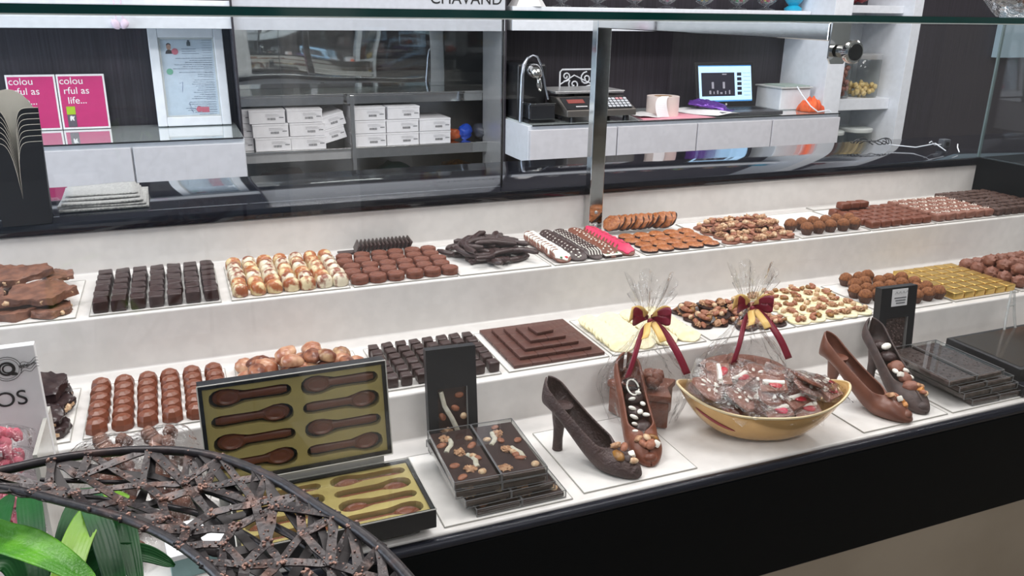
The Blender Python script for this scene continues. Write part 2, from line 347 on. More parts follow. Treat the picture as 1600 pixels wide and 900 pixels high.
CB('side_panel', 0.228, 0.2355, 3.24, 3.419, 0.30, 2.1, WOOD)
CB('side_lining', 1.2885, 1.2920, 3.255, 3.50, 0.56, 1.312, STEEL)
CB('side_lining', 1.605, 1.615, 3.51, 3.785, 0.56, 1.45, STEEL)
CB('side_panel', 0.148, 0.160, 3.51, 3.77, 0.56, 1.34, STEEL)
CB('shelf', 0.165, 1.60, 3.50, 3.78, 1.043, 1.053, CHROME, bevel=0.001)
CB('shelf_front', 0.165, 1.60, 3.505, 3.515, 1.010, 1.042, CHROME)
CB('shelf', 0.165, 1.60, 3.44, 3.78, 0.8265, 0.8355, CHROME, bevel=0.001)
CB('shelf_front', 0.165, 0.677, 3.445, 3.455, 0.790, 0.826, STEEL)
CB('shelf_front', 0.697, 1.60, 3.445, 3.455, 0.790, 0.826, CHROME)
CB('post', 0.679, 0.695, 3.425, 3.4385, 0.56, 1.053, CHROME, bevel=0.001)
CB('back_sheet', 0.150, 1.61, 3.788, 3.80, 0.56, 1.030, STEEL)
CB('floor_shelf', 0.165, 1.60, 3.44, 3.78, 0.575, 0.584, STEEL)
tx = text('CHAVAND', 0.062, 'lettering', INK, cab, (0.975 - ox, 3.249 - oy, 1.415), align='LEFT')

# dividers and jar niche
def divider(x0, x1, label): tag(MB().bb(x0, x1, 3.10, 3.419, 0.05, 2.6).build('wall_divider', WHITE, bevel=0.001), label, 'divider')
divider(2.859, 2.963, 'tall white wall divider between the laptop and the jar niche')
divider(3.342, 3.400, 'tall white wall divider between the jar niche and the dark wood panel')
ni = empty('jar_niche', (3.15, 3.4, 0.0), label='white wall niche with shelves of jars behind the chrome clamp', cat='shelving')
def NB(name, x0, x1, y0, y1, z0, z1, m=WHITE, **k): return MB().bb(x0 - 3.15, x1 - 3.15, y0 - 3.4, y1 - 3.4, z0, z1).build(name, m, ni, **k)
NB('back_board', 2.964, 3.341, 3.405, 3.418, 0.3, 2.3, mat('niche_back', (206, 212, 218), 0.5))
for z0, z1 in ((0.650, 0.690), (0.950, 1.003), (1.405, 1.44)): NB('shelf', 2.964, 3.341, 3.16, 3.404, z0, z1, bevel=0.0015)
NB('dark_board', 2.966, 3.341, 3.398, 3.404, 1.441, 2.2, WOOD)
def jar(x, y, z, r, h, lidc, fill, label, fillh=0.6, glass=True):
    j = empty('storage_jar', (x, y, z), label=label, cat='jar')
    pr = [(0, 0), (r * 0.95, 0), (r, 0.006), (r, h * 0.86), (r * 0.93, h * 0.9)]
    MB().lathe(pr, 24).build('glass_body', thin_glass('jar_glass', (0.9, 0.92, 0.92), 1.5), j, smooth=40)
    MB().lathe([(0, h * 0.88), (r * 1.0, h * 0.88), (r * 1.02, h * 0.9), (r * 1.02, h * 0.985), (r * 0.97, h), (0, h)], 24).build('lid', lidc, j, smooth=40)
    b = MB()
    for k in range(140 if fillh > 0.8 else 46):
        a = random.random() * 6.28; q = math.sqrt(random.random()) * r * 0.82
        b.blob((q * math.cos(a), q * math.sin(a), 0.012 + random.random() * h * fillh * 0.78), (0.016, 0.014, 0.012), (J(2), J(2), J(2)), 0.2, sub=1)
    tag(b.build('contents', fill, j, smooth=60), kind='stuff')
    return j
REDC = mat('red_brown_candy', (138, 84, 72), 0.5, col2=(160, 108, 92), scale=90)
YEL = mat('yellow_pasta_candy', (214, 184, 116), 0.5, col2=(232, 206, 150), scale=90)
jar(3.060, 3.27, 1.0035, 0.084, 0.205, STEEL, REDC, 'tall glass jar filled with red-brown sweets on the niche shelf', 0.85)
jar(3.245, 3.27, 1.0035, 0.084, 0.210, STEEL, YEL, 'tall glass jar with yellow sweets at its bottom on the niche shelf', 0.34)
WL = mat('white_jar_lid', (206, 212, 210), 0.4)
jar(3.07, 3.26, 0.6905, 0.075, 0.15, WL, REDC, 'low jar with white lid below the niche shelf, left one', 0.5)
jar(3.245, 3.26, 0.6905, 0.082, 0.158, WL, YEL, 'low jar with white lid below the niche shelf, right one', 0.5)
b = MB()
for k in range(30): b.blob((J(0.12), J(0.05), 0.02 + random.random() * 0.09), (0.022, 0.02, 0.018), (J(2), J(2), J(2)), 0.3, sub=1)
tag(b.build('candy_heap', mat('dark_red_wrap', (120, 34, 40), 0.3), smooth=50, loc=(3.15, 3.28, 1.4405)), 'heap of dark red sweets on the upper niche shelf', 'sweets', kind='stuff')

# candy bowls on the right shelf
CG = thin_glass('cut_glass', (0.86, 0.88, 0.9), 1.6, 0.08, 0.8, 90, 1.6)
def bowl_kind(cols, n):
    e = empty('candy_bowl')
    MB().shell([(0.040, 0.0), (0.040, 0.004), (0.014, 0.012), (0.012, 0.018), (0.034, 0.030), (0.052, 0.05), (0.060, 0.075), (0.058, 0.076), (0.048, 0.052), (0.03, 0.033), (0.0, 0.025)], 26, fn=lambda a, z: 1 + 0.03 * math.cos(13 * a)).build('glass_body', CG, e, smooth=25)
    b = MB()
    for k in range(n):
        a = random.random() * 6.28; q = math.sqrt(random.random()); z = 0.036 + random.random() * 0.06
        rr = min(0.05, 0.018 + (z - 0.03) * 1.0) if z < 0.07 else 0.045 - (z - 0.07)
        b.mi = k % len(cols); b.blob((q * rr * math.cos(a), q * rr * math.sin(a), z), 0.0085, (J(2), J(2), J(2)), 0.1, sub=1)
    tag(b.build('candies', cols, e, smooth=60), kind='stuff')
    return e
def cm(n, c): return mat('candy_' + n, c, 0.35)
W_, R_, G_, P_, Y_, T_ = cm('white', (228, 222, 216)), cm('red', (196, 40, 56)), cm('green', (90, 190, 110)), cm('pink', (232, 96, 150)), cm('yellow', (240, 206, 70)), cm('turquoise', (60, 190, 210))
SILV = cm('silver', (186, 184, 180)); BEI = cm('beige', (214, 190, 160))
specs = [(1.575, [W_, SILV], 'white sugared almonds, beside the paper cone'), (1.748, [BEI, W_, SILV], 'beige and silver sweets'),
         (1.930, [R_, W_], 'red and white sweets'), (2.095, [W_, BEI, P_], 'pale pink and cream sweets'), (2.290, [G_, P_, Y_, T_], 'bright green, pink and yellow sweets'),
         (2.480, [G_, W_, R_, BEI], 'small pale multicoloured sweets'), (2.640, [G_, P_, Y_, W_, R_], 'tiny rainbow sweets beside the turquoise dish')]
for x, cols, t in specs:
    Kind(bowl_kind(cols, 60)).put((x, 3.315, 1.4105), label='footed cut glass bowl of ' + t, cat='bowl', group='candy bowls on the wall shelf')
tq = MB(); tq.shell([(0.040, 0.0), (0.042, 0.01), (0.022, 0.024), (0.034, 0.036), (0.05, 0.06), (0.052, 0.085), (0.048, 0.085), (0.0, 0.045)], 26)
tag(tq.build('candy_dish', mat('turquoise_ceramic', (38, 160, 196), 0.3), smooth=30, loc=(2.80, 3.315, 1.4105)), 'turquoise footed dish at the right end of the candy bowls', 'dish')
pc = MB(); pc.shell([(0.085, 0.0), (0.05, 0.05), (0.03, 0.12), (0.0, 0.12)], 5)
tag(pc.build('paper_cone', WPAP, loc=(1.42, 3.32, 1.4105)), 'folded white paper cone at the left end of the candy bowls', 'paper')
bb_ = empty('glass_bowl', (1.60, 1.22, 1.399), label='larger glass bowl of brown sweets on the green-edged top shelf', cat='bowl')
MB().shell([(0.040, 0.0), (0.043, 0.003), (0.050, 0.010), (0.075, 0.04), (0.095, 0.09), (0.092, 0.09), (0.07, 0.042), (0.0, 0.008)], 30, fn=lambda a, z: 1 + 0.02 * math.cos(16 * a)).build('glass_body', CG, bb_, smooth=25)
b = MB()
for k in range(60):
    a = random.random() * 6.28; q = math.sqrt(random.random()) * 0.06; b.mi = k % 2
    b.blob((q * math.cos(a), q * math.sin(a), 0.03 + random.random() * 0.06), (0.017, 0.014, 0.012), (J(2), J(2), J(2)), 0.15, sub=1)
tag(b.build('candies', [mat('brown_sweet', (112, 72, 56), 0.4), SILV], bb_, smooth=60), kind='stuff')

# hanging ribbon drops at the left shelf
rd = empty('ribbon_tassel', (-0.137, 3.235, 1.416), label='pair of pale pink ribbon ends hanging over the white wall shelf', cat='ribbon')
PKR = mat('pale_pink_ribbon', (226, 208, 226), 0.4)
for s in (-1, 1):
    MB().tube([(s * 0.012, 0.01, 0), (s * 0.011, 0, -0.005), (s * 0.010, 0, -0.07)], 0.0022, 6).blob((s * 0.014, 0, -0.085), (0.014, 0.008, 0.018), (0, s * 0.5, 0), 0.3, seed=s).build('ribbon_end', PKR, rd, smooth=50)

# framed certificate
def lean_frame(name, w, h, loc, tilt, label, cat='picture'):
    return empty(name, loc, (-tilt, 0, 0), label, cat)
cf = lean_frame('framed_certificate', 0.26, 0.345, (0.072, 3.330, 0.9655), 0.16, 'white framed certificate with a photo, stamps and small print leaning on the wall')
W2, H2 = 0.1295, 0.352
fr = MB()
for x0, x1, z0, z1 in ((-W2, -W2 + 0.033, 0, H2), (W2 - 0.033, W2, 0, H2), (-W2 + 0.033, W2 - 0.033, 0, 0.033), (-W2 + 0.033, W2 - 0.033, H2 - 0.033, H2)):
    fr.bb(x0, x1, -0.011, 0.012, z0, z1)
fr.build('frame', WHITE, cf, bevel=0.003)
ins = MB()
for x0, x1, z0, z1 in ((-W2 + 0.0331, -W2 + 0.039, 0.033, H2 - 0.033), (W2 - 0.039, W2 - 0.0331, 0.033, H2 - 0.033), (-W2 + 0.039, W2 - 0.039, 0.033, 0.039), (-W2 + 0.039, W2 - 0.039, H2 - 0.039, H2 - 0.033)):
    ins.bb(x0, x1, -0.006, 0.01, z0, z1)
ins.build('inner_bead', mat('bead_grey', (186, 192, 194), 0.4), cf, bevel=0.001)
PAP = mat('pale_blue_paper', (196, 212, 228), 0.5)
MB().bb(-W2 + 0.038, W2 - 0.038, 0.0, 0.006, 0.037, H2 - 0.037).build('paper', PAP, cf)
MB().bb(-W2 + 0.038, W2 - 0.038, -0.0035, -0.0025, 0.037, H2 - 0.037).build('glass', GLASS, cf)
ph = MB(); ph.mi = 0; ph.bb(-0.078, -0.048, -0.0008, 0, 0.262, 0.306); ph.mi = 1; ph.prism([(-0.076, 0.262), (-0.050, 0.262), (-0.052, 0.272), (-0.060, 0.277), (-0.067, 0.277), (-0.074, 0.271)], 0.0009, 0.0013, TR(rot=(PI / 2, 0, 0)))
ph.mi = 2; ph.lathe([(0, 0), (0.0078, 0), (0.0078, 0.0005), (0, 0.0005)], 20, TR((-0.063, -0.0012, 0.286), (PI / 2, 0, 0), (1, 1.3, 1)))
ph.mi = 1; ph.lathe([(0, 0), (0.0080, 0), (0.0080, 0.0005), (0, 0.0005)], 20, TR((-0.063, -0.0009, 0.293), (PI / 2, 0, 0), (1, 0.9, 1)))
ph.build('portrait_photo', [PAP, mat('photo_dark', (52, 46, 52), 0.6), mat('photo_skin', (186, 148, 132), 0.6)], cf)
ln = MB()
random.seed(3)
zz = 0.252
for i in range(27):
    zz -= 0.0075 if i not in (6, 9, 19) else 0.013
    x1 = 0.082; x0 = -0.06 + random.random() * 0.07 if i < 20 else -0.03 + random.random() * 0.05
    if 7 <= i <= 16: x0 = 0.0 + random.random() * 0.03
    x = x0
    while x < x1:
        l = 0.003 + random.random() * 0.009; ln.bb(x, min(x + l, x1), -0.0006, 0, zz, zz + 0.0011 + random.random() * 0.0008); x += l + 0.0015
for (a, c, z) in ((-0.02, 0.03, 0.278), (-0.02, 0.03, 0.270), (-0.02, 0.04, 0.262)): ln.bb(a, c, -0.0006, 0, z, z + 0.0016)
for i in range(30): ln.bb(0.052 + J(0.004), 0.085, -0.0006, 0, 0.31 - i * 0.009, 0.3108 - i * 0.009)
ln.build('printed_text', mat('print_blue_grey', (112, 124, 142), 0.8), cf)
st = MB(); st.lathe([(0.009, 0), (0.0115, 0), (0.0115, 0.0006), (0.009, 0.0006)], 22, TR((-0.043, -0.0012, 0.270), (PI / 2, 0, 0)))
st.build('red_stamp', mat('stamp_red', (196, 110, 128), 0.8), cf); st = MB(); st.lathe([(0.008, 0), (0.0105, 0), (0.0105, 0.0006), (0.008, 0.0006)], 22, TR((0.020, -0.0012, 0.060), (PI / 2, 0, 0))); st.build('red_stamp', mat('stamp_red', (196, 110, 128), 0.8), cf); st = MB(); st.bb(0.028, 0.055, -0.001, 0, 0.048, 0.068)
st.build('red_stamp', mat('stamp_red', (196, 110, 128), 0.8), cf)
st = MB(); st.lathe([(0.003, 0), (0.0115, 0), (0.0115, 0.0006), (0.003, 0.0006)], 10, TR((-0.068, -0.0012, 0.198), (PI / 2, 0, 0))); st.build('green_stamp', mat('stamp_green', (118, 180, 156), 0.8), cf)
st = MB(); st.bb(0.0, 0.013, -0.001, 0, 0.290, 0.304); st.lathe([(0, 0), (0.004, 0), (0.004, 0.0006), (0, 0.0006)], 10, TR((0.0065, -0.001, 0.307), (PI / 2, 0, 0))); st.build('crest', mat('crest_ink', (72, 86, 96), 0.7), cf)
st = MB(); st.tube([(-0.012, -0.001, 0.085), (-0.008, -0.001, 0.062), (-0.002, -0.001, 0.048), (-0.004, -0.001, 0.066), (0.012, -0.001, 0.058)], 0.0006, 4); st.build('signature', mat('pen_blue', (96, 104, 150), 0.7), cf); st = MB(); st.tube([(-0.04, -0.001, 0.155), (-0.028, -0.001, 0.16), (-0.032, -0.001, 0.125)], 0.0006, 4)
st.build('signature', mat('pen_blue', (96, 104, 150), 0.7), cf)
random.seed(11)
# two magenta pictures
for k, (x, full) in enumerate(((-0.4535, False), (-0.296, True))):
    pf = lean_frame('pink_picture', 0.15, 0.19, (x, 3.345, 0.9655), 0.10, ('white-bordered magenta picture reading colourful as life, ' + ('nearer the certificate, green label on it' if full else 'left one, half behind the black boxes')))
    MB().bb(-0.077, 0.077, 0, 0.012, 0, 0.192).build('board', WPAP, pf, bevel=0.001)
    MB().bb(-0.071, 0.071, -0.0008, -0.0001, 0.007, 0.185).build('magenta_field', MAG, pf)
    text('colou\n rful as\n  life...', 0.034, 'lettering', WPAP, pf, (-0.069, -0.0012, 0.158))
    g_ = MB(); g_.mi = 0; g_.bb(-0.058, -0.030, -0.0016, -0.0009, 0.052, 0.080); g_.mi = 1; g_.bb(-0.058, -0.030, -0.0016, -0.0009, 0.008, 0.051)
    g_.mi = 2; g_.prism([(-0.050, 0.030), (-0.046, 0.030), (-0.044, 0.036), (-0.040, 0.030), (-0.037, 0.030), (-0.038, 0.040), (-0.034, 0.046), (-0.040, 0.045), (-0.046, 0.048), (-0.050, 0.044)], 0.0017, 0.002, TR(rot=(PI / 2, 0, 0)))
    g_.build('label_tag', [mat('lime_green', (160, 190, 40), 0.5), mat('tag_grey', (94, 88, 98), 0.5), WPAP], pf)

# cartons in the cabinet
def carton(w_, d_, h_):
    e = empty('carton')
    MB().box((0, 0, h_ / 2), (w_, d_, h_)).build('box_body', BOXC, e, bevel=0.0012)
    MB().bb(-w_ / 2 - 0.0012, w_ / 2 + 0.0012, -d_ / 2 - 0.0012, d_ / 2, h_ - 0.006, h_ + 0.0008).build('lid', BOXC, e, bevel=0.0008)
    l = MB(); x = w_ * 0.0
    while x < w_ * 0.22: q = random.choice((0.0008, 0.0015, 0.0022)); l.bb(x, x + q, -d_ / 2 - 0.0008, -d_ / 2, h_ * 0.26, h_ * 0.44); x += q + 0.0011
    for i in range(3): l.bb(-w_ * 0.05, w_ * (0.40 - 0.05 * i), -d_ / 2 - 0.0006, -d_ / 2, h_ * (0.54 + 0.08 * i), h_ * (0.55 + 0.08 * i))
    l.bb(w_ * 0.33, w_ * 0.46, -d_ / 2 - 0.0008, -d_ / 2, h_ * 0.42, h_ * 0.48)
    l.build('printed_label', GREYI, e)
    return e
ck = Kind(carton(0.140, 0.22, 0.0525), carton(0.140, 0.22, 0.0525))
Z0 = 0.8362; KX = 1.128; cs = []
for i in range(3): cs.append((0.234, 3.16, Z0 + i * 0.0552, 0, 'leftmost column half hidden by the drawer unit', ('bottom', 'middle', 'top')[i]))
for i in range(3): cs.append((0.361 - i * 0.006, 3.13, Z0 + i * 0.0552, J(0.03), 'second stack from the left', ('bottom', 'middle', 'top')[i]))
for i in range(3): cs.append((0.489 - i * 0.004, 3.13, Z0 + i * 0.0552, J(0.02), 'third stack from the left', ('bottom', 'middle', 'top')[i]))
for i in range(3): cs.append((0.715, 3.13, Z0 + i * 0.0552, J(0.02), 'stack just right of the chrome post', ('bottom', 'middle', 'top')[i]))
for i in range(3): cs.append((0.842 + 0.004 * (i > 1), 3.13, Z0 + i * 0.0552, J(0.02), 'second stack right of the chrome post', ('bottom', 'middle', 'top')[i]))
for i in range(2): cs.append((0.970, 3.13, Z0 + i * 0.0552, J(0.02), 'low stack beside the blue and orange bags', ('bottom', 'top')[i]))
for x, y, z, r, where, lv in cs:
    ck.put((x * KX - 0.045, y + 0.43, z), (0, 0, r), f'white barcoded carton, {lv} of the {where}', 'carton', 'white cartons in the steel cabinet')
for i in range(2):
    ck.put((0.578 * KX - 0.049, 3.565, Z0 + 0.028 + i * 0.0560), (0, -0.26, 0.02), f'tilted white carton leaning against the chrome post, {("lower", "upper")[i]} one', 'carton', 'white cartons in the steel cabinet', s=(0.88, 1, 1))
def bag_blob(name, loc, s, m, label, seed, cat='bag'):
    tag(MB().blob((0, 0, s[2]), s, (0, 0, seed), 0.35, 2.2, seed, 3).build(name, m, smooth=60, loc=loc), label, cat)
bag_blob('orange_pouch', (1.150, 3.53, Z0), (0.026, 0.04, 0.026), mat('orange_plastic', (176, 84, 44), 0.4), 'small orange pouch beside the white cartons on the steel shelf', 1)
bag_blob('blue_pouch', (1.215, 3.53, Z0), (0.026, 0.04, 0.034), mat('blue_plastic', (36, 78, 190), 0.35), 'bright blue plastic pouch on the steel shelf', 2)
bag_blob('grey_pouch', (1.300, 3.53, Z0), (0.045, 0.05, 0.036), mat('dark_grey_plastic', (70, 74, 84), 0.4), 'dark grey bag at the right end of the steel shelf', 3)
bag_blob('amber_bag', (1.180, 3.58, 0.5845), (0.12, 0.09, 0.075), mat('amber_bagged_goods', (132, 90, 50), 0.35, col2=(70, 48, 34), scale=60), 'bag of amber coloured goods on the lowest steel shelf', 4)
bag_blob('teal_bag', (0.897, 3.58, 0.5845), (0.13, 0.09, 0.078), mat('teal_bag', (70, 96, 98), 0.5), 'greyish teal bag on the lowest steel shelf', 5)
bag_blob('brown_bag', (0.420, 3.58, 0.5845), (0.13, 0.09, 0.078), mat('brown_bag', (80, 64, 58), 0.5), 'brown bag on the lowest steel shelf at the left', 6)
bag_blob('black_bag', (0.636, 3.58, 0.5845), (0.07, 0.09, 0.058), mat('black_bag', (34, 32, 36), 0.5), 'black bag on the lowest steel shelf left of the post', 7)

# things on the right drawer unit (top z = 0.9635)
ZT = 0.9640
cmn = empty('coffee_machine', (1.37, 3.14, ZT), label='black capsule coffee machine with silver arch at the left end of the drawer unit', cat='coffee machine')
MB().prism([(-0.055, 0.02), (0.075, 0.02), (0.075, 0.24), (-0.055, 0.24)], 0, 0.225).build('body', BLK, cmn, smooth=40, bevel=0.012, seg=3)
ap = [(-0.060, -0.030, 0.0), (-0.058, -0.028, 0.09), (-0.054, -0.024, 0.18), (-0.048, -0.02, 0.222), (-0.030, -0.016, 0.247), (-0.006, -0.014, 0.259), (0.014, -0.014, 0.254), (0.030, -0.014, 0.225), (0.044, -0.016, 0.17), (0.054, -0.018, 0.125), (0.066, -0.02, 0.085)]
MB().tube(ap, [0.0095, 0.009, 0.009, 0.008, 0.006, 0.0045, 0.0045, 0.0045, 0.0045, 0.0045, 0.0045], 10).build('arch', mat('satin_silver', (168, 174, 184), 0.25, metal=0.9), cmn, smooth=60)
MB().blob((-0.004, -0.03, 0.200), (0.034, 0.05, 0.030), (0.3, 0.35, 0), 0.05, sub=3).blob((0.012, -0.045, 0.150), (0.012, 0.014, 0.034), (0, -0.15, 0)).build('brew_head', CHROME, cmn, smooth=60)
MB().prism([(-0.045, -0.10), (0.062, -0.10), (0.070, -0.06), (0.070, 0.015), (-0.045, 0.015)], 0.012, 0.074).build('drip_tray', mat('smoked_plastic', (34, 35, 38), 0.1, spec=0.8), cmn, bevel=0.005)
MB().bb(-0.042, 0.066, -0.095, 0.012, 0.0745, 0.0775).build('grate', CHROME, cmn, bevel=0.001)
MB().bb(-0.05, 0.07, -0.085, 0.23, 0.0, 0.0115).build('base', BLK, cmn, bevel=0.003)

sc_ = empty('counter_scale', (1.630, 3.10, ZT), label='black and silver counter scale with red display and keypad behind the chrome post', cat='scale')
M_ = TR((0, 0, 0))
sb = MB(); sb.add([(-0.155, -0.085, 0.022), (0.165, -0.085, 0.022), (0.165, 0.12, 0.022), (-0.155, 0.12, 0.022), (-0.155, -0.085, 0.048), (0.165, -0.085, 0.048), (0.150, 0.00, 0.094), (-0.170, 0.00, 0.094), (0.165, 0.12, 0.094), (-0.155, 0.12, 0.094)],
    [(0, 3, 2, 1), (0, 1, 5, 4), (4, 5, 6, 7), (7, 6, 8, 9), (1, 2, 8, 6, 5), (3, 0, 4, 7, 9), (2, 3, 9, 8)])
sb.build('body', mat('scale_grey', (118, 114, 110), 0.3, metal=0.6), sc_, bevel=0.004)
PM = TR((0, -0.0435, 0.0723), (math.atan2(0.046, 0.085), 0, 0))
MB().box((-0.004, 0, 0.0006), (0.300, 0.084, 0.0015), M=PM).build('face_plate', BLK, sc_)
MB().box((-0.095, 0.012, 0.0018), (0.075, 0.026, 0.001), M=PM).build('display', mat('red_lcd', (128, 60, 54), 0.3, emit=0.25), sc_)
kb = MB()
for i in range(6):
    for j in range(4):
        kb.mi = 1 if (i in (3, 4) and j == 3) else 0; kb.box((0.048 + i * 0.0185, -0.028 + j * 0.0175, 0.0022), (0.0135, 0.0125, 0.002), M=PM)
kb.build('keypad', [mat('key_grey', (196, 200, 206), 0.5), mat('key_pink', (206, 150, 156), 0.5)], sc_)
dt = MB()
for i in range(9): dt.box((-0.105 + i * 0.0058, -0.024, 0.0016), (0.0042, 0.006, 0.0008), M=PM)
dt.build('printed_marks', WPAP, sc_)
MB().bb(-0.165, 0.155, 0.01, 0.22, 0.106, 0.112).bb(-0.168, 0.158, 0.007, 0.223, 0.112, 0.116).build('weighing_pan', STEEL, sc_, bevel=0.002)
MB().bb(-0.06, 0.06, 0.05, 0.11, 0.0945, 0.1055).build('pan_support', BLK, sc_)
for fx in (-0.12, 0.13):
    for fy in (-0.06, 0.10): MB().lathe([(0, 0), (0.014, 0), (0.012, 0.0215), (0, 0.0215)], 12, TR((fx, fy, 0))).build('foot', BLK, sc_)

nh = empty('napkin_holder', (1.700, 3.36, ZT), label='white pierced metal napkin holder with scroll pattern behind the scale', cat='napkin holder')
nb = MB()
loop = [(-0.10, 0, 0.03), (-0.10, 0, 0.175), (-0.09, 0, 0.185), (0.095, 0, 0.185), (0.105, 0, 0.175), (0.105, 0, 0.03), (0.095, 0, 0.02), (-0.09, 0, 0.02)]
nb.tube(loop, 0.004, 8, closed=True)
for (cx, cz, r0, ph) in ((0.075, 0.15, 0.022, 0), (0.03, 0.145, 0.03, 1.5), (-0.03, 0.12, 0.028, 2.4), (0.06, 0.09, 0.026, 0.6), (0.0, 0.07, 0.028, 3.6), (-0.07, 0.155, 0.022, 4.2), (-0.065, 0.07, 0.028, 5.0), (0.085, 0.05, 0.016, 1)):
    nb.tube([(cx + r0 * (1 - t * 0.85) * math.cos(ph + t * 9), 0, cz + r0 * (1 - t * 0.85) * math.sin(ph + t * 9)) for t in [i / 16 for i in range(17)]], 0.0034, 6)
nb.tube([(-0.1, 0, 0.05), (-0.03, 0, 0.09), (0.03, 0, 0.11), (0.105, 0, 0.13)], 0.003, 6); nb.tube([(-0.1, 0, 0.12), (-0.03, 0, 0.16), (0.06, 0, 0.12), (0.105, 0, 0.09)], 0.003, 6)
nb.build('pierced_panel', WHITE, nh, smooth=60)
MB().bb(-0.09, 0.10, -0.05, 0.03, 0.0, 0.008).build('base', WHITE, nh, bevel=0.002)
MB().bb(-0.085, 0.09, -0.035, -0.006, 0.0085, 0.10).build('napkins', WPAP, nh)

tr_ = empty('tape_roll', (2.000, 3.14, ZT + 0.0008), label='wide roll of cream packing tape standing on pink paper', cat='tape')
TAPE = mat('cream_tape', (226, 212, 206), 0.4)
MB().shell([(0.040, 0), (0.071, 0), (0.071, 0.083), (0.040, 0.083), (0.040, 0)], 40).build('roll', TAPE, tr_, smooth=40)
MB().shell([(0.037, 0), (0.0398, 0), (0.0398, 0.083), (0.037, 0.083), (0.037, 0)], 32).build('core', mat('cardboard', (170, 140, 108), 0.8), tr_, smooth=40)
MB().grid(lambda u, v: (-0.045 - 0.04 * math.sin(u * 2.2), -0.058 - 0.03 * u, 0.088 - 0.085 * u + 0.0 * v + 0.02 * math.sin(u * 3.14)) if v < 0.5 else (-0.015 - 0.03 * math.sin(u * 2.2) + 0.02 * u, -0.070 - 0.02 * u, 0.088 - 0.085 * u + 0.02 * math.sin(u * 3.14)), 14, 2).build('loose_end', WPAP, tr_, solid=0.0006)
def sheet(name, pts, z, m, label, cat='paper', curl=0.0, seed=0):
    cx = sum(p[0] for p in pts) / 4; cy = sum(p[1] for p in pts) / 4
    def fn(u, v):
        a = Vector(pts[0]).lerp(Vector(pts[1]), u); b_ = Vector(pts[3]).lerp(Vector(pts[2]), u); p = a.lerp(b_, v)
        return (p.x - cx, p.y - cy, curl * (0.5 + 0.5 * math.sin(u * 4 + seed) * math.cos(v * 3 + seed)) )
    o = MB().grid(fn, 14, 14).build(name, m, smooth=60, loc=(cx, cy, z + 0.0006)); md = o.modifiers.new('solid', 'SOLIDIFY'); md.thickness = 0.0005; md.offset = 1
    return tag(o, label, cat)
sheet('pink_paper', [(1.83, 3.01), (2.19, 3.005), (2.12, 3.24), (1.88, 3.25)], ZT, mat('pink_sheet', (232, 160, 176), 0.6), 'pink paper sheet lying under the tape roll')
sheet('white_paper_slip', [(1.84, 3.06), (1.93, 3.04), (1.94, 3.2), (1.87, 3.22)], ZT + 0.0012, WPAP, 'small crumpled white paper slip left of the tape roll', curl=0.012, seed=1)
sheet('paper_document', [(2.20, 3.005), (2.32, 3.012), (2.22, 3.30), (2.07, 3.30)], ZT + 0.0012, WPAP, 'long white printed document sloping between tape roll and purple packet', curl=0.02, seed=2)
pp = MB(); pp.grid(lambda u, v: (0.21 * (u - 0.5), 0.085 * (v - 0.5) * (0.8 + 0.3 * math.sin(u * 3)), 0.028 * math.sin(v * PI) ** 0.6 * math.sin(min(1, u * 1.15 + 0.05) * PI) ** 0.4 + 0.008 * noise.noise(Vector((u * 9, v * 7, 1)))), 30, 16)
tag(pp.build('purple_packet', mat('purple_foil', (98, 56, 150), 0.2, metal=0.4, bump=0.6, bscale=60), smooth=50, loc=(2.262, 3.14, ZT + 0.026), rot=(0, 0.12, -0.75), solid=0.001), 'shiny purple foil packet lying left of the laptop', 'packet')

lp = empty('laptop', (2.395, 3.13, ZT + 0.001), (0, 0, -0.04), label='open black laptop with a web page of pictures on its screen', cat='laptop')
MB().bb(-0.155, 0.165, -0.115, 0.095, 0, 0.016).build('base', mat('laptop_grey', (66, 66, 70), 0.35), lp, bevel=0.003)
ky = MB()
for i in range(14):
    for j in range(5): ky.bb(-0.135 + i * 0.0195, -0.119 + i * 0.0195, -0.03 + j * 0.0195, -0.014 + j * 0.0195, 0.0162, 0.0175)
ky.build('keyboard', BLK, lp)
MB().bb(-0.04, 0.045, -0.105, -0.05, 0.0161, 0.0166).build('touchpad', mat('touchpad_grey', (84, 84, 88), 0.4), lp)
LM = TR((0.005, 0.096, 0.014), (-0.24, 0, 0))
MB().box((0, 0.004, 0.103), (0.320, 0.008, 0.206), M=LM).build('lid', BLK, lp, bevel=0.002)
sm = MB()
sm.mi = 0; sm.box((0, -0.0006, 0.108), (0.286, 0.001, 0.165), M=LM)
sm.mi = 1; sm.box((0, -0.0014, 0.1885), (0.286, 0.0006, 0.004), M=LM); sm.box((0, -0.0014, 0.0285), (0.286, 0.0006, 0.006), M=LM)
sm.mi = 2; sm.box((-0.040, -0.0014, 0.104), (0.180, 0.0006, 0.108), M=LM)
for i in range(5): sm.box((0.076, -0.0014, 0.150 - i * 0.022), (0.024, 0.0006, 0.015), M=LM)
sm.mi = 3
for i, (x, z, a, c) in enumerate(((-0.085, 0.068, 0.01, 0.016), (-0.065, 0.066, 0.006, 0.012), (-0.045, 0.068, 0.008, 0.016), (-0.025, 0.064, 0.012, 0.008), (-0.002, 0.066, 0.006, 0.014), (0.02, 0.068, 0.007, 0.018), (-0.07, 0.10, 0.012, 0.03), (-0.01, 0.10, 0.012, 0.03), (-0.005, 0.150, 0.024, 0.005))): sm.box((x, -0.0019, z), (a, 0.0004, c), M=LM)
sm.mi = 4
for i in range(7): sm.box((0.118, -0.0014, 0.155 - i * 0.017), (0.04, 0.0005, 0.0016), M=LM)
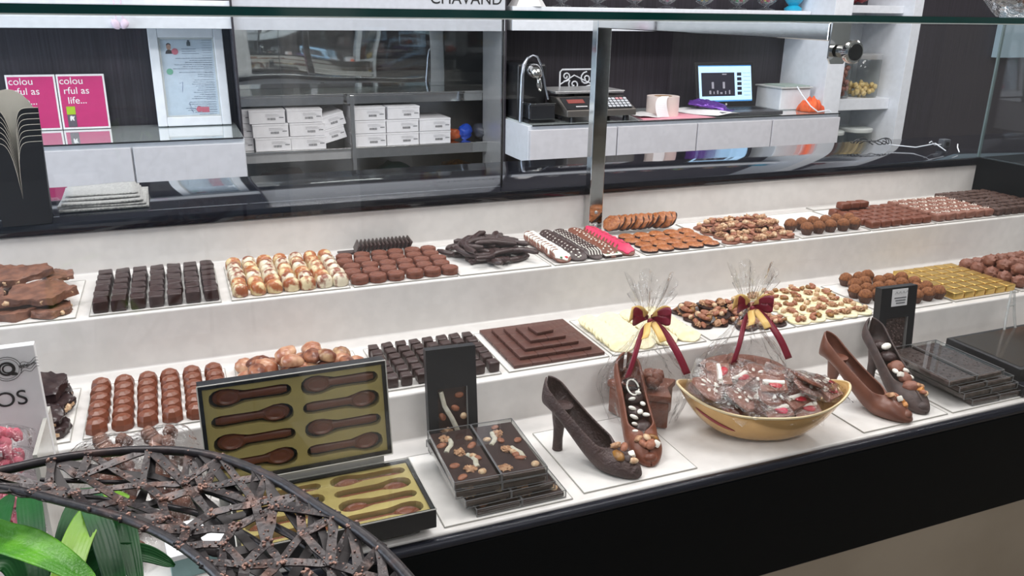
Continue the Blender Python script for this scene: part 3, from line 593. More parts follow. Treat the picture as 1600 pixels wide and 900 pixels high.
sm.build('screen', [mat('screen_pale_blue', (170, 208, 240), 0.3, emit=0.75), mat('screen_blue', (66, 130, 190), 0.3, emit=0.6), mat('screen_dark', (36, 36, 48), 0.3, emit=0.3), mat('screen_grey', (140, 140, 150), 0.3, emit=0.35), mat('screen_line', (120, 150, 180), 0.4, emit=0.3)], lp)
MB().lathe([(0, 0), (0.0052, 0), (0.0052, 0.0006), (0, 0.0006)], 18, LM @ TR((0, -0.0002, 0.0125), (PI / 2, 0, 0))).build('logo_badge', SILV, lp)

wb = empty('white_storage_box', (2.735, 3.24, ZT), label='white plastic box right of the laptop, papers on top', cat='box')
MB().bb(-0.085, 0.09, -0.09, 0.09, 0, 0.098).build('box_body', mat('white_plastic', (212, 216, 222), 0.35), wb, bevel=0.006, seg=3)
MB().bb(-0.092, 0.097, -0.097, 0.097, 0.0985, 0.106).build('lid', mat('grey_lid', (186, 190, 190), 0.4), wb, bevel=0.002)
MB().bb(-0.06, 0.09, -0.08, 0.07, 0.1065, 0.110).build('papers', mat('green_grey_paper', (150, 166, 160), 0.6), wb)
oc = MB()
oc.grid(lambda u, v: (0.055 * (2 * u - 1) * (0.9 + 0.2 * noise.noise(Vector((u * 3, v * 3, 2)))), 0.045 * (2 * v - 1), 0.074 * (math.sin(u * PI) * math.sin(v * PI)) ** 0.35 * (0.75 + 0.5 * noise.noise(Vector((u * 5, v * 5, 0))))), 26, 20)
tag(oc.build('orange_cloth', mat('orange_fabric', (238, 112, 62), 0.7, col2=(214, 84, 44), scale=30), smooth=50, loc=(2.778, 3.085, ZT + 0.001), solid=0.0015), 'crumpled orange cloth in front of the white plastic box', 'cloth')
wc = MB(); wc.tube([(2.705, 3.11, ZT + 0.112), (2.712, 3.075, ZT + 0.075), (2.728, 3.03, ZT + 0.03), (2.765, 3.02, ZT + 0.005), (2.815, 3.01, ZT + 0.012), (2.83, 3.005, ZT + 0.004)], 0.003, 8)
tag(wc.build('white_cable', WHITE, smooth=60), 'white cable drooping over the orange cloth', 'cable')

# ---------------------------------------------------------------- on the black worktop
random.seed(21)
CREAM = mat('cream_card', (226, 220, 208), 0.6)
def scoop():
    e = empty('black_scoop_carton')
    n = 40
    def front(M, mb):
        top = []
        for i in range(n + 1):
            t = i / n; x = 0.047 * (1 - 2 * t); a = abs(1 - 2 * t)
            top.append((x, 0.055 + 0.115 * math.sqrt(max(0, 1 - (1 - max(0, a - 0.02) / 0.98) ** 7))))
        poly = [(-0.040, 0), (0.040, 0)] + top
        # split at the notch so both halves are simple fans
        R = [(0, 0), (0.040, 0)] + [p for p in top if p[0] >= 0]
        L = [(-0.040, 0), (0, 0)] + [p for p in top if p[0] <= 0]
        mb.prism(R, 0, 0.0005, M); mb.prism(L, 0, 0.0005, M); return top
    f = MB(); top = front(TR((0, 0, 0), (PI / 2, 0, 0)), f)
    f.add([(0.047, 0, 0.17), (0.040, 0, 0), (0.040, 0.045, 0), (0.047, 0.05, 0.20)], [(0, 1, 2, 3)]); f.add([(-0.047, 0, 0.17), (-0.040, 0, 0), (-0.040, 0.045, 0), (-0.047, 0.05, 0.20)], [(0, 1, 2, 3)])
    f.build('front_wall', BLACKC, e)
    ed = MB(); ed.tube([(x, -0.0004, z + 0.0004) for x, z in top], 0.0004, 5); ed.build('white_edge', CREAM, e)
    return e
sk = Kind(scoop())
for i in range(7):
    sk.put((-0.281 + 0.0006 * i, 1.770 - 0.0075 * i, 1.0008), (0, 0, 0.1), 'black scalloped card carton with white edge nested in the tall stack on the worktop', 'carton', 'nested black cartons on the worktop', s=(1, 1, 1.24 - 0.055 * i))
bp = MB(); bp.prism([(-0.034, 0), (0.034, 0), (0.046, 0.17)] + [(0.046 * math.cos(a), 0.17 + 0.075 * math.sin(a)) for a in [PI * i / 12 for i in range(1, 12)]] + [(-0.046, 0.17)], 0, 0.001, TR((0, 0, 0), (PI / 2, 0, 0)))
tag(bp.build('tall_card_back', CREAM, loc=(-0.284, 1.800, 1.0008), rot=(0.05, 0, 0.1)), 'tall cream rounded card standing behind the black scalloped cartons', 'card')
NEWS = mat('newsprint', (198, 198, 196), 0.8, col2=(150, 150, 150), scale=220, stretch=(1, 6, 1))
nz = 1.0006
for i, (w_, d_, h_, dx, dy, r) in enumerate(((0.165, 0.165, 0.006, 0, 0, 0.02), (0.163, 0.16, 0.004, -0.001, 0.002, -0.01), (0.150, 0.155, 0.004, -0.004, 0.0, 0.05), (0.145, 0.13, 0.0035, -0.006, 0.008, 0.03), (0.135, 0.11, 0.003, -0.006, 0.016, 0.06))):
    o = MB().grid(lambda u, v: (w_ * (u - 0.5), d_ * (v - 0.5), 0.0012 * math.sin(u * 5 + i) * math.sin(v * 4 + i)), 10, 10).build('folded_newspaper', NEWS, smooth=60, loc=(-0.152 + dx, 1.888 + dy, nz + h_ / 2 + 0.0006), rot=(0, 0, r))
    md = o.modifiers.new('solid', 'SOLIDIFY'); md.thickness = h_ * 0.85; md.offset = 0
    nz += h_ + 0.0012
    tag(o, ('folded grey newsprint sheet in the pile beside the black cartons, ' + ('lowest', 'second from below', 'middle', 'second from top', 'topmost')[i]), 'newspaper', 'folded newsprint on the worktop')
for k, pts in enumerate(([(2.12, 1.98, 1.004), (2.15, 1.90, 1.006), (2.165, 1.86, 1.02), (2.155, 1.835, 1.028), (2.175, 1.81, 1.008)], [(2.17, 1.87, 1.024), (2.19, 1.88, 1.026), (2.215, 1.89, 1.012), (2.26, 1.90, 1.01)], [(2.215, 1.795, 1.004), (2.222, 1.81, 1.016), (2.245, 1.83, 1.022)])):
    tag(MB().tube(pts, 0.0017, 8).build('white_cable', WHITE, smooth=60), ('white cable bent into a hook on the worktop', 'white cable running towards the small socket box on the worktop', 'short curved white cable at the end of the worktop')[k], 'cable')
sb = empty('socket_box', (2.27, 1.90, 1.0006), label='small black socket box at the right end of the worktop', cat='socket')
MB().bb(-0.014, 0.014, -0.012, 0.012, 0, 0.026).build('box_body', mat('grey_plastic', (78, 82, 88), 0.4), sb, bevel=0.002); MB().bb(-0.006, 0.006, -0.014, -0.0125, 0.007, 0.019).build('socket', BLK, sb)
cb = MB()
for k in range(7):
    a0 = k * 0.9; cb.tube([(2.02 + 0.03 * k * 0.4 + 0.04 * math.cos(a0 + t), 1.99 + 0.03 * math.sin(a0 + t), 1.006 + 0.016 * abs(math.sin(t * 1.5 + k))) for t in [i / 3 for i in range(9)]], 0.0016, 6)
tag(cb.build('coiled_cable', mat('grey_cable', (50, 52, 56), 0.4), smooth=60), 'heap of dark grey coiled cable on the worktop near the wood panel', 'cable')

# ---------------------------------------------------------------- trays on the two steps
T2, T1, BZ = 0.8912, 0.7882, 0.7002
def tray(x0, x1, y0, y1, z, label, name='display_tray', h=0.0022):
    w_, d_ = x1 - x0, y1 - y0
    t = empty(name, ((x0 + x1) / 2, (y0 + y1) / 2, z), label=label, cat='tray')
    MB().bb(-w_ / 2 + 0.0012, w_ / 2 - 0.0012, -d_ / 2 + 0.0012, d_ / 2 - 0.0012, 0.0, h * 0.8).build('sheet', mat('tray_acrylic', (232, 229, 226), 0.15, spec=0.6), t)
    e = MB(); q = 0.0011
    e.bb(-w_ / 2, w_ / 2, -d_ / 2, -d_ / 2 + q, 0, h).bb(-w_ / 2, w_ / 2, d_ / 2 - q, d_ / 2, 0, h).bb(-w_ / 2, -w_ / 2 + q, -d_ / 2 + q, d_ / 2 - q, 0, h).bb(w_ / 2 - q, w_ / 2, -d_ / 2 + q, d_ / 2 - q, 0, h)
    e.build('rim', mat('tray_edge', (168, 166, 160), 0.2), t)
    return z + h * 0.8 + 0.0004
TRS2 = [(-0.405, -0.192, 'milk chocolate bark slabs'), (-0.172, 0.043, 'dark square pralines'), (0.060, 0.276, 'marbled caramel domes'), (0.283, 0.492, 'round milk chocolates'), (0.496, 0.697, 'dark dipped peel sticks'),
        (0.705, 0.910, 'iced chocolate biscuits'), (0.926, 1.134, 'florentines'), (1.140, 1.345, 'milk nut clusters'), (1.355, 1.568, 'cocoa truffles on the upper step'), (1.574, 1.788, 'square milk pralines'), (1.794, 2.008, 'sprinkled milk squares'), (2.012, 2.214, 'rough dark bites')]
for a, b_, t in TRS2: z2 = tray(a, b_, 1.475, 1.690, T2, 'thin clear tray under the ' + t)
TRS1 = [(-0.405, -0.193, 'dark nut bark on the lower step'), (-0.177, 0.035, 'faceted milk pralines'), (0.050, 0.262, 'marbled chocolate shells'), (0.281, 0.487, 'small dark cubes'), (0.501, 0.703, 'stepped pyramid of dark tablets'),
        (0.712, 0.918, 'pale white chocolate ovals'), (0.928, 1.136, 'dark nut clusters'), (1.140, 1.352, 'white nut discs'), (1.372, 1.578, 'truffles on the lower step'), (1.586, 1.790, 'gold foil blocks'), (1.798, 2.010, 'lumpy milk rochers')]
for a, b_, t in TRS1: z1 = tray(a, b_, 1.222, 1.412, T1, 'thin clear tray under the ' + t)
tray(1.585, 1.785, 1.696, 1.728, T2, 'narrow empty clear tray behind the square milk pralines')

# ---------------------------------------------------------------- kinds of chocolate
def cube_kind(name, sx, sy, sz, m, bev, amp, seed, sub=2, fr=60):
    bm = bmesh.new(); bmesh.ops.create_cube(bm, size=1.0)
    for v in bm.verts: v.co = Vector((v.co.x * sx, v.co.y * sy, (v.co.z + 0.5) * sz))
    bmesh.ops.bevel(bm, geom=list(bm.edges), offset=bev, segments=2, profile=0.5, affect='EDGES')
    bmesh.ops.subdivide_edges(bm, edges=[e for e in bm.edges if e.calc_length() > sx * 0.3], cuts=sub + 1, use_grid_fill=True)
    for v in bm.verts:
        if v.co.z > 0.0005:
            k = noise.noise_vector(v.co * fr + Vector((seed * 5.3, seed, 0))); v.co += Vector((k.x, k.y, k.z)) * amp
    me = bpy.data.meshes.new(name); bm.to_mesh(me); bm.free(); me.materials.append(m); me.shade_smooth(); me.set_sharp_from_angle(angle=math.radians(48))
    o = bpy.data.objects.new(name, me); C.objects.link(o); return o
def lay(kind, pts, z, label, cat, group, jit=0.0006, rj=0.04, rot0=0.0, s=1.0):
    for i, (x, y) in enumerate(pts):
        lb = label(i) if callable(label) else label
        kind.put((x + J(jit), y + J(jit), z), (0, 0, rot0 + J(rj)), lb, cat, group, s)
def gridpts(x0, x1, y0, y1, nx, ny):
    return [(x0 + (x1 - x0) * i / (nx - 1), y0 + (y1 - y0) * j / max(1, ny - 1)) for j in range(ny) for i in range(nx)]

# B dark square pralines: seven files of six
kB = Kind(*[cube_kind('dark_square_praline', 0.0245, 0.0300, 0.021, DARK, 0.0025, 0.0020, s) for s in range(4)])
for i in range(7):
    for j in range(6):
        kB.put((-0.154 + i * 0.0302 + J(0.0006), 1.497 + j * 0.0335, z2), (J(0.03), 0, J(0.04)), 'ripple-topped dark chocolate square praline standing in the seven files beside the milk bark', 'praline', 'dark square pralines on the upper step')
# C marbled domes
def dome_kind(seed):
    fn = lambda a, z: 1 + 0.06 * math.cos(2 * a)
    mb = MB().lathe([(0.0128, 0), (0.0148, 0.0015), (0.0150, 0.009), (0.0140, 0.0155), (0.0110, 0.0205), (0.006, 0.0232), (0, 0.024)], 20, fn=fn)
    m = mat('marbled_caramel_%d' % seed, ((158, 86, 48), (176, 104, 60), (138, 78, 56))[seed % 3], 0.28, col2=((232, 214, 172), (226, 202, 152), (236, 226, 200))[seed % 3], scale=(48, 70, 58)[seed % 3], mixlo=(0.46, 0.42, 0.38)[seed % 3], mixhi=(0.56, 0.55, 0.5)[seed % 3])
    return mb.build('marbled_dome_praline', m, smooth=60)
kC = Kind(*[dome_kind(s) for s in range(3)])
for i in range(7):
    for j in range(6):
        kC.put((0.078 + i * 0.0305 + J(0.001), 1.498 + j * 0.0340 + J(0.001), z2), (0, 0, random.random() * 6), 'white and caramel marbled dome praline in the seven files beside the round milk chocolates', 'praline', 'marbled dome pralines on the upper step')
# D round milk chocolates
def disk_kind():
    o = MB().lathe([(0.0165, 0), (0.0178, 0.0012), (0.0180, 0.004), (0.0174, 0.0052), (0.0180, 0.0066), (0.0176, 0.012), (0.0160, 0.0142), (0.0125, 0.0146), (0.0115, 0.0138), (0.0070, 0.0140), (0.0060, 0.0146), (0, 0.0146)], 10).build('round_milk_chocolate', MILK, smooth=32)
    return o
kD = Kind(disk_kind())
for i in range(6):
    for j in range(5):
        kD.put((0.298 + i * 0.0365 - (0.006 if j % 2 else 0) + J(0.001), 1.497 + j * 0.0372, z2), (0, 0, J(0.3)), 'ten-sided milk chocolate disc in the flat tray before the fan of dark thins', 'chocolate', 'round milk chocolates on the upper step')
# fan of thin dark sticks behind D
kS = Kind(cube_kind('dark_thin', 0.0035, 0.055, 0.020, DARK, 0.001, 0.0003, 2))
for i in range(14):
    kS.put((0.330 + i * 0.0088, 1.694, z2 + 0.006), (0, 0.45, -0.12 + i * 0.004), 'thin dark chocolate wafer leaning in the fan behind the round milk chocolates', 'chocolate', 'fan of dark chocolate thins')
tag(cube_kind('dark_slab', 0.045, 0.02, 0.004, DARK, 0.001, 0.0003, 5), 'small flat dark chocolate slab at the left foot of the dark fan', 'chocolate').location = (0.318, 1.704, z2)
# E dipped peel sticks
def stick_kind(seed, bend):
    pts = [(-0.042 + 0.084 * t, bend * math.sin(t * PI) * 0.03 + 0.003 * noise.noise(Vector((t * 4, seed, 0))), 0.0062 + 0.002 * math.sin(t * 5 + seed)) for t in [i / 10 for i in range(11)]]
    r = [0.0070 + 0.0016 * noise.noise(Vector((i * 0.7, seed * 2.0, 3))) for i in range(11)]; r[0] *= 0.6; r[-1] *= 0.6
    return MB().tube(pts, r, 9, flat=0.85).build('dipped_peel_stick', DARK, smooth=60)
kE = Kind(*[stick_kind(s, b_) for s, b_ in enumerate((0.1, 0.5, -0.6, 1.2, 0.3))])
for k in range(46):
    lv = 0 if k < 20 else (1 if k < 36 else 2)
    x = 0.595 + J((0.062, 0.052, 0.038)[lv]); y = 1.578 + J((0.075, 0.055, 0.035)[lv])
    kE.put((x, y, z2 + lv * 0.0125 + random.random() * 0.003), (J(0.06), J(0.10), random.choice((J(0.6), 1.2 + J(0.5), -0.5 + J(0.4)))), 'long dark chocolate dipped orange peel stick in the tangled pile', 'chocolate', 'dark dipped peel sticks')
# F iced biscuits, overlapping in five files
def bisc(icings, seed, hw=0.018, hl=0.024):
    e = empty('iced_biscuit')
    fn = lambda a, z: 1 + 0.06 * math.cos(3 * a + seed)
    MB().lathe([(0.017, 0), (0.019, 0.002), (0.019, 0.005), (0.0165, 0.0065), (0, 0.0068)], 20, TR(s=(1.0, 1.15, 1)), fn).build('chocolate_base', MILK if seed % 2 else DARK, e, smooth=50)
    for n_, m, typ in icings:
        mb = MB()
        if typ == 'spots':
            for q in range(7): a = q * 0.9; mb.blob((0.0105 * math.cos(a) * (0.5 + 0.5 * (q % 2)), 0.013 * math.sin(a), 0.0068), (0.0022, 0.0032, 0.0012), (0, 0, a), sub=1)
        elif typ == 'coat': mb.lathe([(0.0165, 0.0058), (0.0158, 0.0082), (0.010, 0.0092), (0, 0.0094)], 18, TR(s=(1, 1.1, 1)), lambda a, z: 1 + 0.14 * math.cos(5 * a + seed))
        elif typ == 'drips':
            for q in range(5): mb.tube([(-0.012 + q * 0.006, -0.012, 0.007), (-0.010 + q * 0.006, 0.0, 0.0078), (-0.013 + q * 0.006, 0.012, 0.007)], 0.0011, 6)
        elif typ == 'dot': mb.blob((0.004, -0.012, 0.009), (0.0042, 0.0042, 0.0016), sub=1)
        elif typ == 'dot2': mb.blob((-0.007, -0.011, 0.009), (0.003, 0.003, 0.0014), sub=1)
        mb.build(n_, m, e, smooth=60)
    return e
WI = mat('white_icing', (238, 234, 224), 0.35)
files = [(0.732, Kind(bisc([('white_icing', WI, 'coat'), ('green_dot', GREEN, 'dot2'), ('red_dot', RED, 'dot')], 1)), 'white-iced biscuit with green and red dots, leftmost file of iced biscuits'),
         (0.770, Kind(bisc([('white_drops', WI, 'spots')], 2)), 'dark biscuit with white icing drops, second file of iced biscuits'),
         (0.808, Kind(bisc([('white_strokes', WI, 'drips')], 4)), 'dark biscuit with white strokes, third file of iced biscuits'),
         (0.846, Kind(bisc([('white_dashes', WI, 'spots')], 5)), 'milk biscuit with short white dashes, fourth file of iced biscuits'),
         (0.886, Kind(bisc([('pink_icing', PINKI, 'coat'), ('white_drops', WI, 'spots')], 3)), 'pink-iced biscuit with white drops, rightmost file of iced biscuits')]
for x, kf, lb in files:
    for j in range(11):
        kf.put((x + J(0.0015), 1.503 + j * 0.0155, z2 + 0.006), (0.36, J(0.05), J(0.12)), lb, 'biscuit', lb.split(', ')[1], s=1.1)
sq = empty('snowman_biscuit', (0.848, 1.489, z2), (0.12, 0, 0.05), 'rectangular white-iced biscuit with red and green dots at the front of the iced biscuits', 'biscuit')
MB().bb(-0.022, 0.022, -0.009, 0.009, 0, 0.006).build('chocolate_base', DARK, sq, bevel=0.002); MB().bb(-0.021, 0.021, -0.008, 0.008, 0.0062, 0.0078).build('white_icing', WI, sq, bevel=0.0006)
MB().blob((0.0, 0.001, 0.0078), (0.003, 0.003, 0.001)).build('red_dot', RED, sq); MB().blob((-0.012, 0.001, 0.0078), (0.003, 0.003, 0.001)).blob((0.012, 0.001, 0.0078), (0.003, 0.003, 0.001)).build('green_dots', GREEN, sq)
# G florentines
def flor(seed):
    e = MB().lathe([(0.0185, 0), (0.0205, 0.0015), (0.0200, 0.004), (0, 0.0042)], 20, fn=lambda a, z: 1 + 0.05 * math.cos(4 * a + seed)).build('florentine', DARK, smooth=50)
    V = MB().grid(lambda u, v: ((0.0195 * v) * math.cos(u * 2 * PI) * (1 + 0.06 * math.cos(7 * u * 2 * PI + seed)), (0.0195 * v) * math.sin(u * 2 * PI) * (1 + 0.06 * math.cos(7 * u * 2 * PI + seed)), 0.0046 + 0.0050 * math.sqrt(max(0, 1 - v * v)) + 0.0012 * noise.noise(Vector((v * math.cos(u * 2 * PI) * 6 + seed, v * math.sin(u * 2 * PI) * 6, 0)))), 26, 8, closed_u=True)
    V.build('caramel_top', FLOR, e, smooth=60); return e
kG = Kind(flor(1), flor(2), flor(3))
for j in range(4):
    for i in range(5):
        kG.put((0.951 + i * 0.0405 + (0.004 if j % 2 else -0.003) + J(0.001), 1.500 + j * 0.037, z2), (0, 0, random.random() * 6), 'round caramel florentine lying flat in the tray before the leaning row', 'florentine', 'flat florentines on the upper step')
for i in range(11):
    kG.put((0.944 + i * 0.0155, 1.665 - 0.001 * i, z2 + 0.022), (0.2 + J(0.1), -0.85 + J(0.12), J(0.5)), 'caramel florentine leaning in the upright row at the back of its tray', 'florentine', 'leaning florentines on the upper step', s=1.12)
# H / g / h mendiants with nuts
def mendiant(name, base, seed, n, pal, r=0.021):
    random.seed(100 + seed)
    e = MB().lathe([(r * 0.95, 0), (r, 0.0012), (r * 0.97, 0.0032), (r * 0.6, 0.0042), (0, 0.0044)], 20, fn=lambda a, z: 1 + 0.09 * math.cos(2 * a + seed) + 0.05 * math.cos(5 * a + seed * 2)).build(name, base, smooth=50)
    for k in range(n):
        a = k * 2.4 + seed; q = r * (0.25 + 0.55 * ((k * 0.618) % 1.0)); t = pal[(k + seed) % len(pal)]
        p = (q * math.cos(a), q * math.sin(a), 0.0075 + (0.003 if k > 4 else 0)); rt = (J(0.5), J(0.4), random.random() * 3)
        if t == 'a': MB().blob(p, (0.0105, 0.0060, 0.0042), rt, 0.1, seed=k).build('almond', ALM, e, smooth=60)
        elif t == 'h': MB().blob(p, (0.0064, 0.0062, 0.0060), rt, 0.1, seed=k).build('hazelnut', HAZ, e, smooth=60)
        elif t == 'w': MB().blob(p, (0.0100, 0.0076, 0.0050), rt, 0.7, 3.0, k, 3).build('walnut_piece', WAL, e, smooth=60)
        elif t == 'r': MB().blob(p, (0.0100, 0.0062, 0.0042), rt, 0.3, seed=k).build('raisin', RAIS, e, smooth=60)
    return e
kH = Kind(*[mendiant('milk_nut_cluster', MILKL, s, 6, 'hawhaw') for s in range(3)])
kg = Kind(*[mendiant('dark_nut_cluster', BARKD, s + 5, 7, 'aawhra') for s in range(3)])
kh = Kind(*[mendiant('white_nut_disc', WHITEC, s + 9, 3, 'arwha', 0.0245) for s in range(4)])
random.seed(33)
for j in range(4):
    for i in range(5): kH.put((1.166 + i * 0.0385 + (j % 2) * 0.006 + J(0.002), 1.499 + j * 0.042, z2), (0, 0, random.random() * 6), 'milk chocolate disc crowned with hazelnuts and almonds, bottom layer of its tray', 'nut cluster', 'milk nut clusters, bottom layer')
for k in range(10): kH.put((1.185 + (k % 5) * 0.036 + J(0.004), 1.545 + (k // 5) * 0.045 + 0.02, z2 + 0.014), (J(0.25), J(0.25), random.random() * 6), 'milk chocolate nut disc lying on top of the heap beside the florentines', 'nut cluster', 'milk nut clusters, top of the heap')
for j in range(4):
    for i in range(5):
        if (i, j) in ((0, 0), (1, 0)): continue
        kg.put((0.955 + i * 0.0385 + J(0.003), 1.250 + j * 0.0405, z1), (0, 0, random.random() * 6), 'dark chocolate disc heaped with almonds and walnuts between the two ribboned bags', 'nut cluster', 'dark nut clusters, bottom layer')
for k in range(8): kg.put((0.965 + (k % 4) * 0.042 + J(0.004), 1.30 + (k // 4) * 0.055, z1 + 0.013), (J(0.3), J(0.3), random.random() * 6), 'dark chocolate nut disc lying on top of the others in its tray', 'nut cluster', 'dark nut clusters, top of the heap')
for j in range(5):
    for i in range(5): kh.put((1.166 + i * 0.0410 + (j % 2) * 0.006 + J(0.002), 1.246 + j * 0.0385, z1 + 0.0012 * (j % 2)), (0.04, 0, random.random() * 6), 'flat white chocolate disc with almonds and raisins in the tray beside the truffles', 'nut disc', 'white chocolate nut discs')
# I / i truffles
def truffle(seed):
    e = MB().blob((0, 0, 0.0165), (0.0150, 0.0150, 0.0142), (0, 0, seed), 0.10, 2.5, seed, 3).build('cocoa_truffle', COCOA, smooth=60)
    MB().shell([(0.0102, 0.0), (0.0130, 0.0075), (0.0160, 0.0150), (0.0154, 0.0150), (0.0125, 0.0075), (0.0, 0.0008)], 32, fn=lambda a, z: 1 + 0.035 * math.cos(16 * a)).build('paper_cup', CUPM, e, smooth=25)
    return e
kI = Kind(truffle(1), truffle(2), truffle(3))
for k, (x, y) in enumerate([(1.388, 1.500), (1.424, 1.500), (1.462, 1.502), (1.500, 1.500), (1.538, 1.502), (1.372, 1.540), (1.408, 1.542), (1.446, 1.544), (1.482, 1.542), (1.520, 1.545), (1.556, 1.540)]):
    kI.put((x, y, z2), (0, 0, k), 'cocoa-dusted truffle in a brown paper cup on the upper step, ' + ('front row' if k < 5 else 'back row'), 'truffle', 'truffles on the upper step')
ip = [(1.386 + i * 0.036 + J(0.003), 1.252 + j * 0.036 + J(0.003)) for j in range(4) for i in range(6)] + [(1.432, 1.398), (1.468, 1.394), (1.50, 1.40)]
for k, (x, y) in enumerate(ip):
    if k in (0, 18): continue
    kI.put((x, y, z1), (0, 0, k), 'cocoa-dusted truffle in a brown cup on the lower step beside the gold blocks', 'truffle', 'truffles on the lower step')
# J square milk, K sprinkled, L rough dark
kJ = Kind(*[cube_kind('square_milk_praline', 0.0295, 0.0275, 0.018, MILK, 0.0045, 0.0010, s) for s in range(2)])
for (x, y) in gridpts(1.594, 1.768, 1.498, 1.625, 6, 5): kJ.put((x + J(0.001), y, z2), (0, 0, J(0.05)), 'smooth square milk chocolate praline in the block between truffles and sprinkled squares', 'praline', 'square milk pralines, bottom layer')
for (x, y) in gridpts(1.612, 1.672, 1.612, 1.613, 3, 1): kJ.put((x + J(0.003), y + 0.008, z2 + 0.0188), (0, 0, J(0.08)), 'square milk chocolate praline lying on top of the block beside the truffles', 'praline', 'square milk pralines, top layer')
def spr(seed):
    o = cube_kind('sprinkled_milk_square', 0.0305, 0.0315, 0.020, MILKL, 0.0055, 0.0015, seed)
    mb = MB(); random.seed(seed)
    for k in range(16): mb.blob((J(0.012), 0.004 + J(0.008), 0.0205), (0.0016, 0.0012, 0.001), (J(1), J(1), J(3)), sub=1)
    mb.build('white_sprinkles', WI, o); return o
kK = Kind(spr(1), spr(2), spr(3)); random.seed(44)
for (x, y) in gridpts(1.815, 1.990, 1.499, 1.640, 6, 5): kK.put((x, y, z2), (0, 0, J(0.05)), 'milk chocolate square with white sprinkles in the tray left of the rough dark bites', 'praline', 'sprinkled milk squares')
kL = Kind(*[cube_kind('rough_dark_bite', 0.024, 0.024, 0.019, DARKR, 0.003, 0.0028, s, 2, 120) for s in range(3)])
for (x, y) in gridpts(2.026, 2.204, 1.492, 1.676, 7, 7): kL.put((x, y, z2), (0, 0, J(0.1)), 'rough-topped dark chocolate bite in the tray at the dark end panel', 'chocolate', 'rough dark bites')
# A, a bark slabs
def slab(seed, m, w_, d_, h_, nuts=3):
    random.seed(seed)
    n = 13; poly = []
    for i in range(n):
        a = 2 * PI * i / n; q = 1 + J(0.26); poly.append((w_ * q * math.cos(a), d_ * q * math.sin(a)))
    bm = bmesh.new(); vs = [bm.verts.new((p[0], p[1], 0)) for p in poly]; f = bm.faces.new(vs)
    r = bmesh.ops.extrude_face_region(bm, geom=[f]); up = [v for v in r['geom'] if isinstance(v, bmesh.types.BMVert)]
    for v in up: v.co.z = h_; v.co.x *= 0.95; v.co.y *= 0.95
    bmesh.ops.recalc_face_normals(bm, faces=bm.faces); bmesh.ops.triangulate(bm, faces=[q for q in bm.faces if len(q.verts) > 4])
    bmesh.ops.subdivide_edges(bm, edges=list(bm.edges), cuts=4, use_grid_fill=True)
    for v in bm.verts:
        k = noise.noise_vector(v.co * 55 + Vector((seed, 0, 0))); k2 = noise.noise_vector(v.co * 190 + Vector((0, seed, 0))); v.co += k * 0.0040 + k2 * 0.0022
        if v.co.z < 0: v.co.z *= 0.3
    me = bpy.data.meshes.new('bark'); bm.to_mesh(me); bm.free(); me.materials.append(m); me.shade_smooth(); me.set_sharp_from_angle(angle=math.radians(40))
    o = bpy.data.objects.new('chocolate_bark_slab', me); C.objects.link(o)
    for k in range(nuts):
        a = -PI / 2 + J(1.3); MB().blob((w_ * 0.93 * math.cos(a), d_ * 0.93 * math.sin(a), h_ * 0.5), (0.0060, 0.005, 0.0045), (J(1), J(1), J(1)), 0.5, 3, k, 2).build('hazelnut', HAZ, o, smooth=60)
    return o
kA = Kind(*[slab(s, BARKM, 0.062, 0.045, 0.014) for s in (1, 2, 3)])
for k, (x, y, dz, rx, rz, sc0) in enumerate(((-0.30, 1.53, 0.0, 0, 0.2, 1.0), (-0.235, 1.525, 0.001, 0.02, 1.9, 0.72), (-0.26, 1.62, 0.0, 0, 2.6, 0.85), (-0.36, 1.62, 0.0, 0, 0.8, 0.9), (-0.255, 1.545, 0.021, 0.10, 0.4, 0.98), (-0.34, 1.555, 0.022, -0.08, 2.0, 0.8), (-0.236, 1.655, 0.020, 0.12, 1.1, 0.55), (-0.300, 1.640, 0.032, 0.16, 0.1, 0.85), (-0.375, 1.50, 0.0, 0, 1.2, 0.8))):
    kA.put((x, y, z2 + dz), (rx, 0, rz), 'broken milk chocolate nut bark slab heaped at the left end of the upper step', 'chocolate bark', 'milk bark slabs', s=sc0)
ka = Kind(*[slab(s, BARKD, 0.040, 0.032, 0.014, 3) for s in (5, 6)])
for k, (x, y, dz, rx, rz, sc0) in enumerate(((-0.235, 1.255, 0, 0, 0.3, 0.95), (-0.238, 1.262, 0.019, 0.25, 0.4, 0.85), (-0.228, 1.325, 0.008, 0.10, 1.1, 0.9), (-0.235, 1.385, 0.002, 0, 2.0, 0.9), (-0.240, 1.355, 0.026, 0.2, 0.5, 1.0), (-0.27, 1.38, 0.034, 0.1, 2.4, 0.8), (-0.32, 1.30, 0, 0, 0, 1), (-0.36, 1.37, 0, 0, 1, 1))):
    ka.put((x, y, z1 + dz), (rx, 0, rz), 'broken dark chocolate bark slab with nuts on the lower step beside the faceted pralines', 'chocolate bark', 'dark bark slabs', s=sc0)
random.seed(55)
# b faceted domes
o = MB().lathe([(0.0156, 0), (0.0163, 0.001), (0.0158, 0.0095), (0.0125, 0.0170), (0.0062, 0.0208), (0, 0.0212)], 8).build('faceted_milk_praline', MILKS)
kb_ = Kind(o)
for i in range(6):
    for j in range(6):
        kb_.put((-0.158 + i * 0.0352 - 0.0005 * j + J(0.0008), 1.2415 + j * 0.0300, z1), (0, 0, 0.3 + J(0.15)), 'shiny faceted milk chocolate dome in the six files behind the lattice basket', 'praline', 'faceted milk pralines')
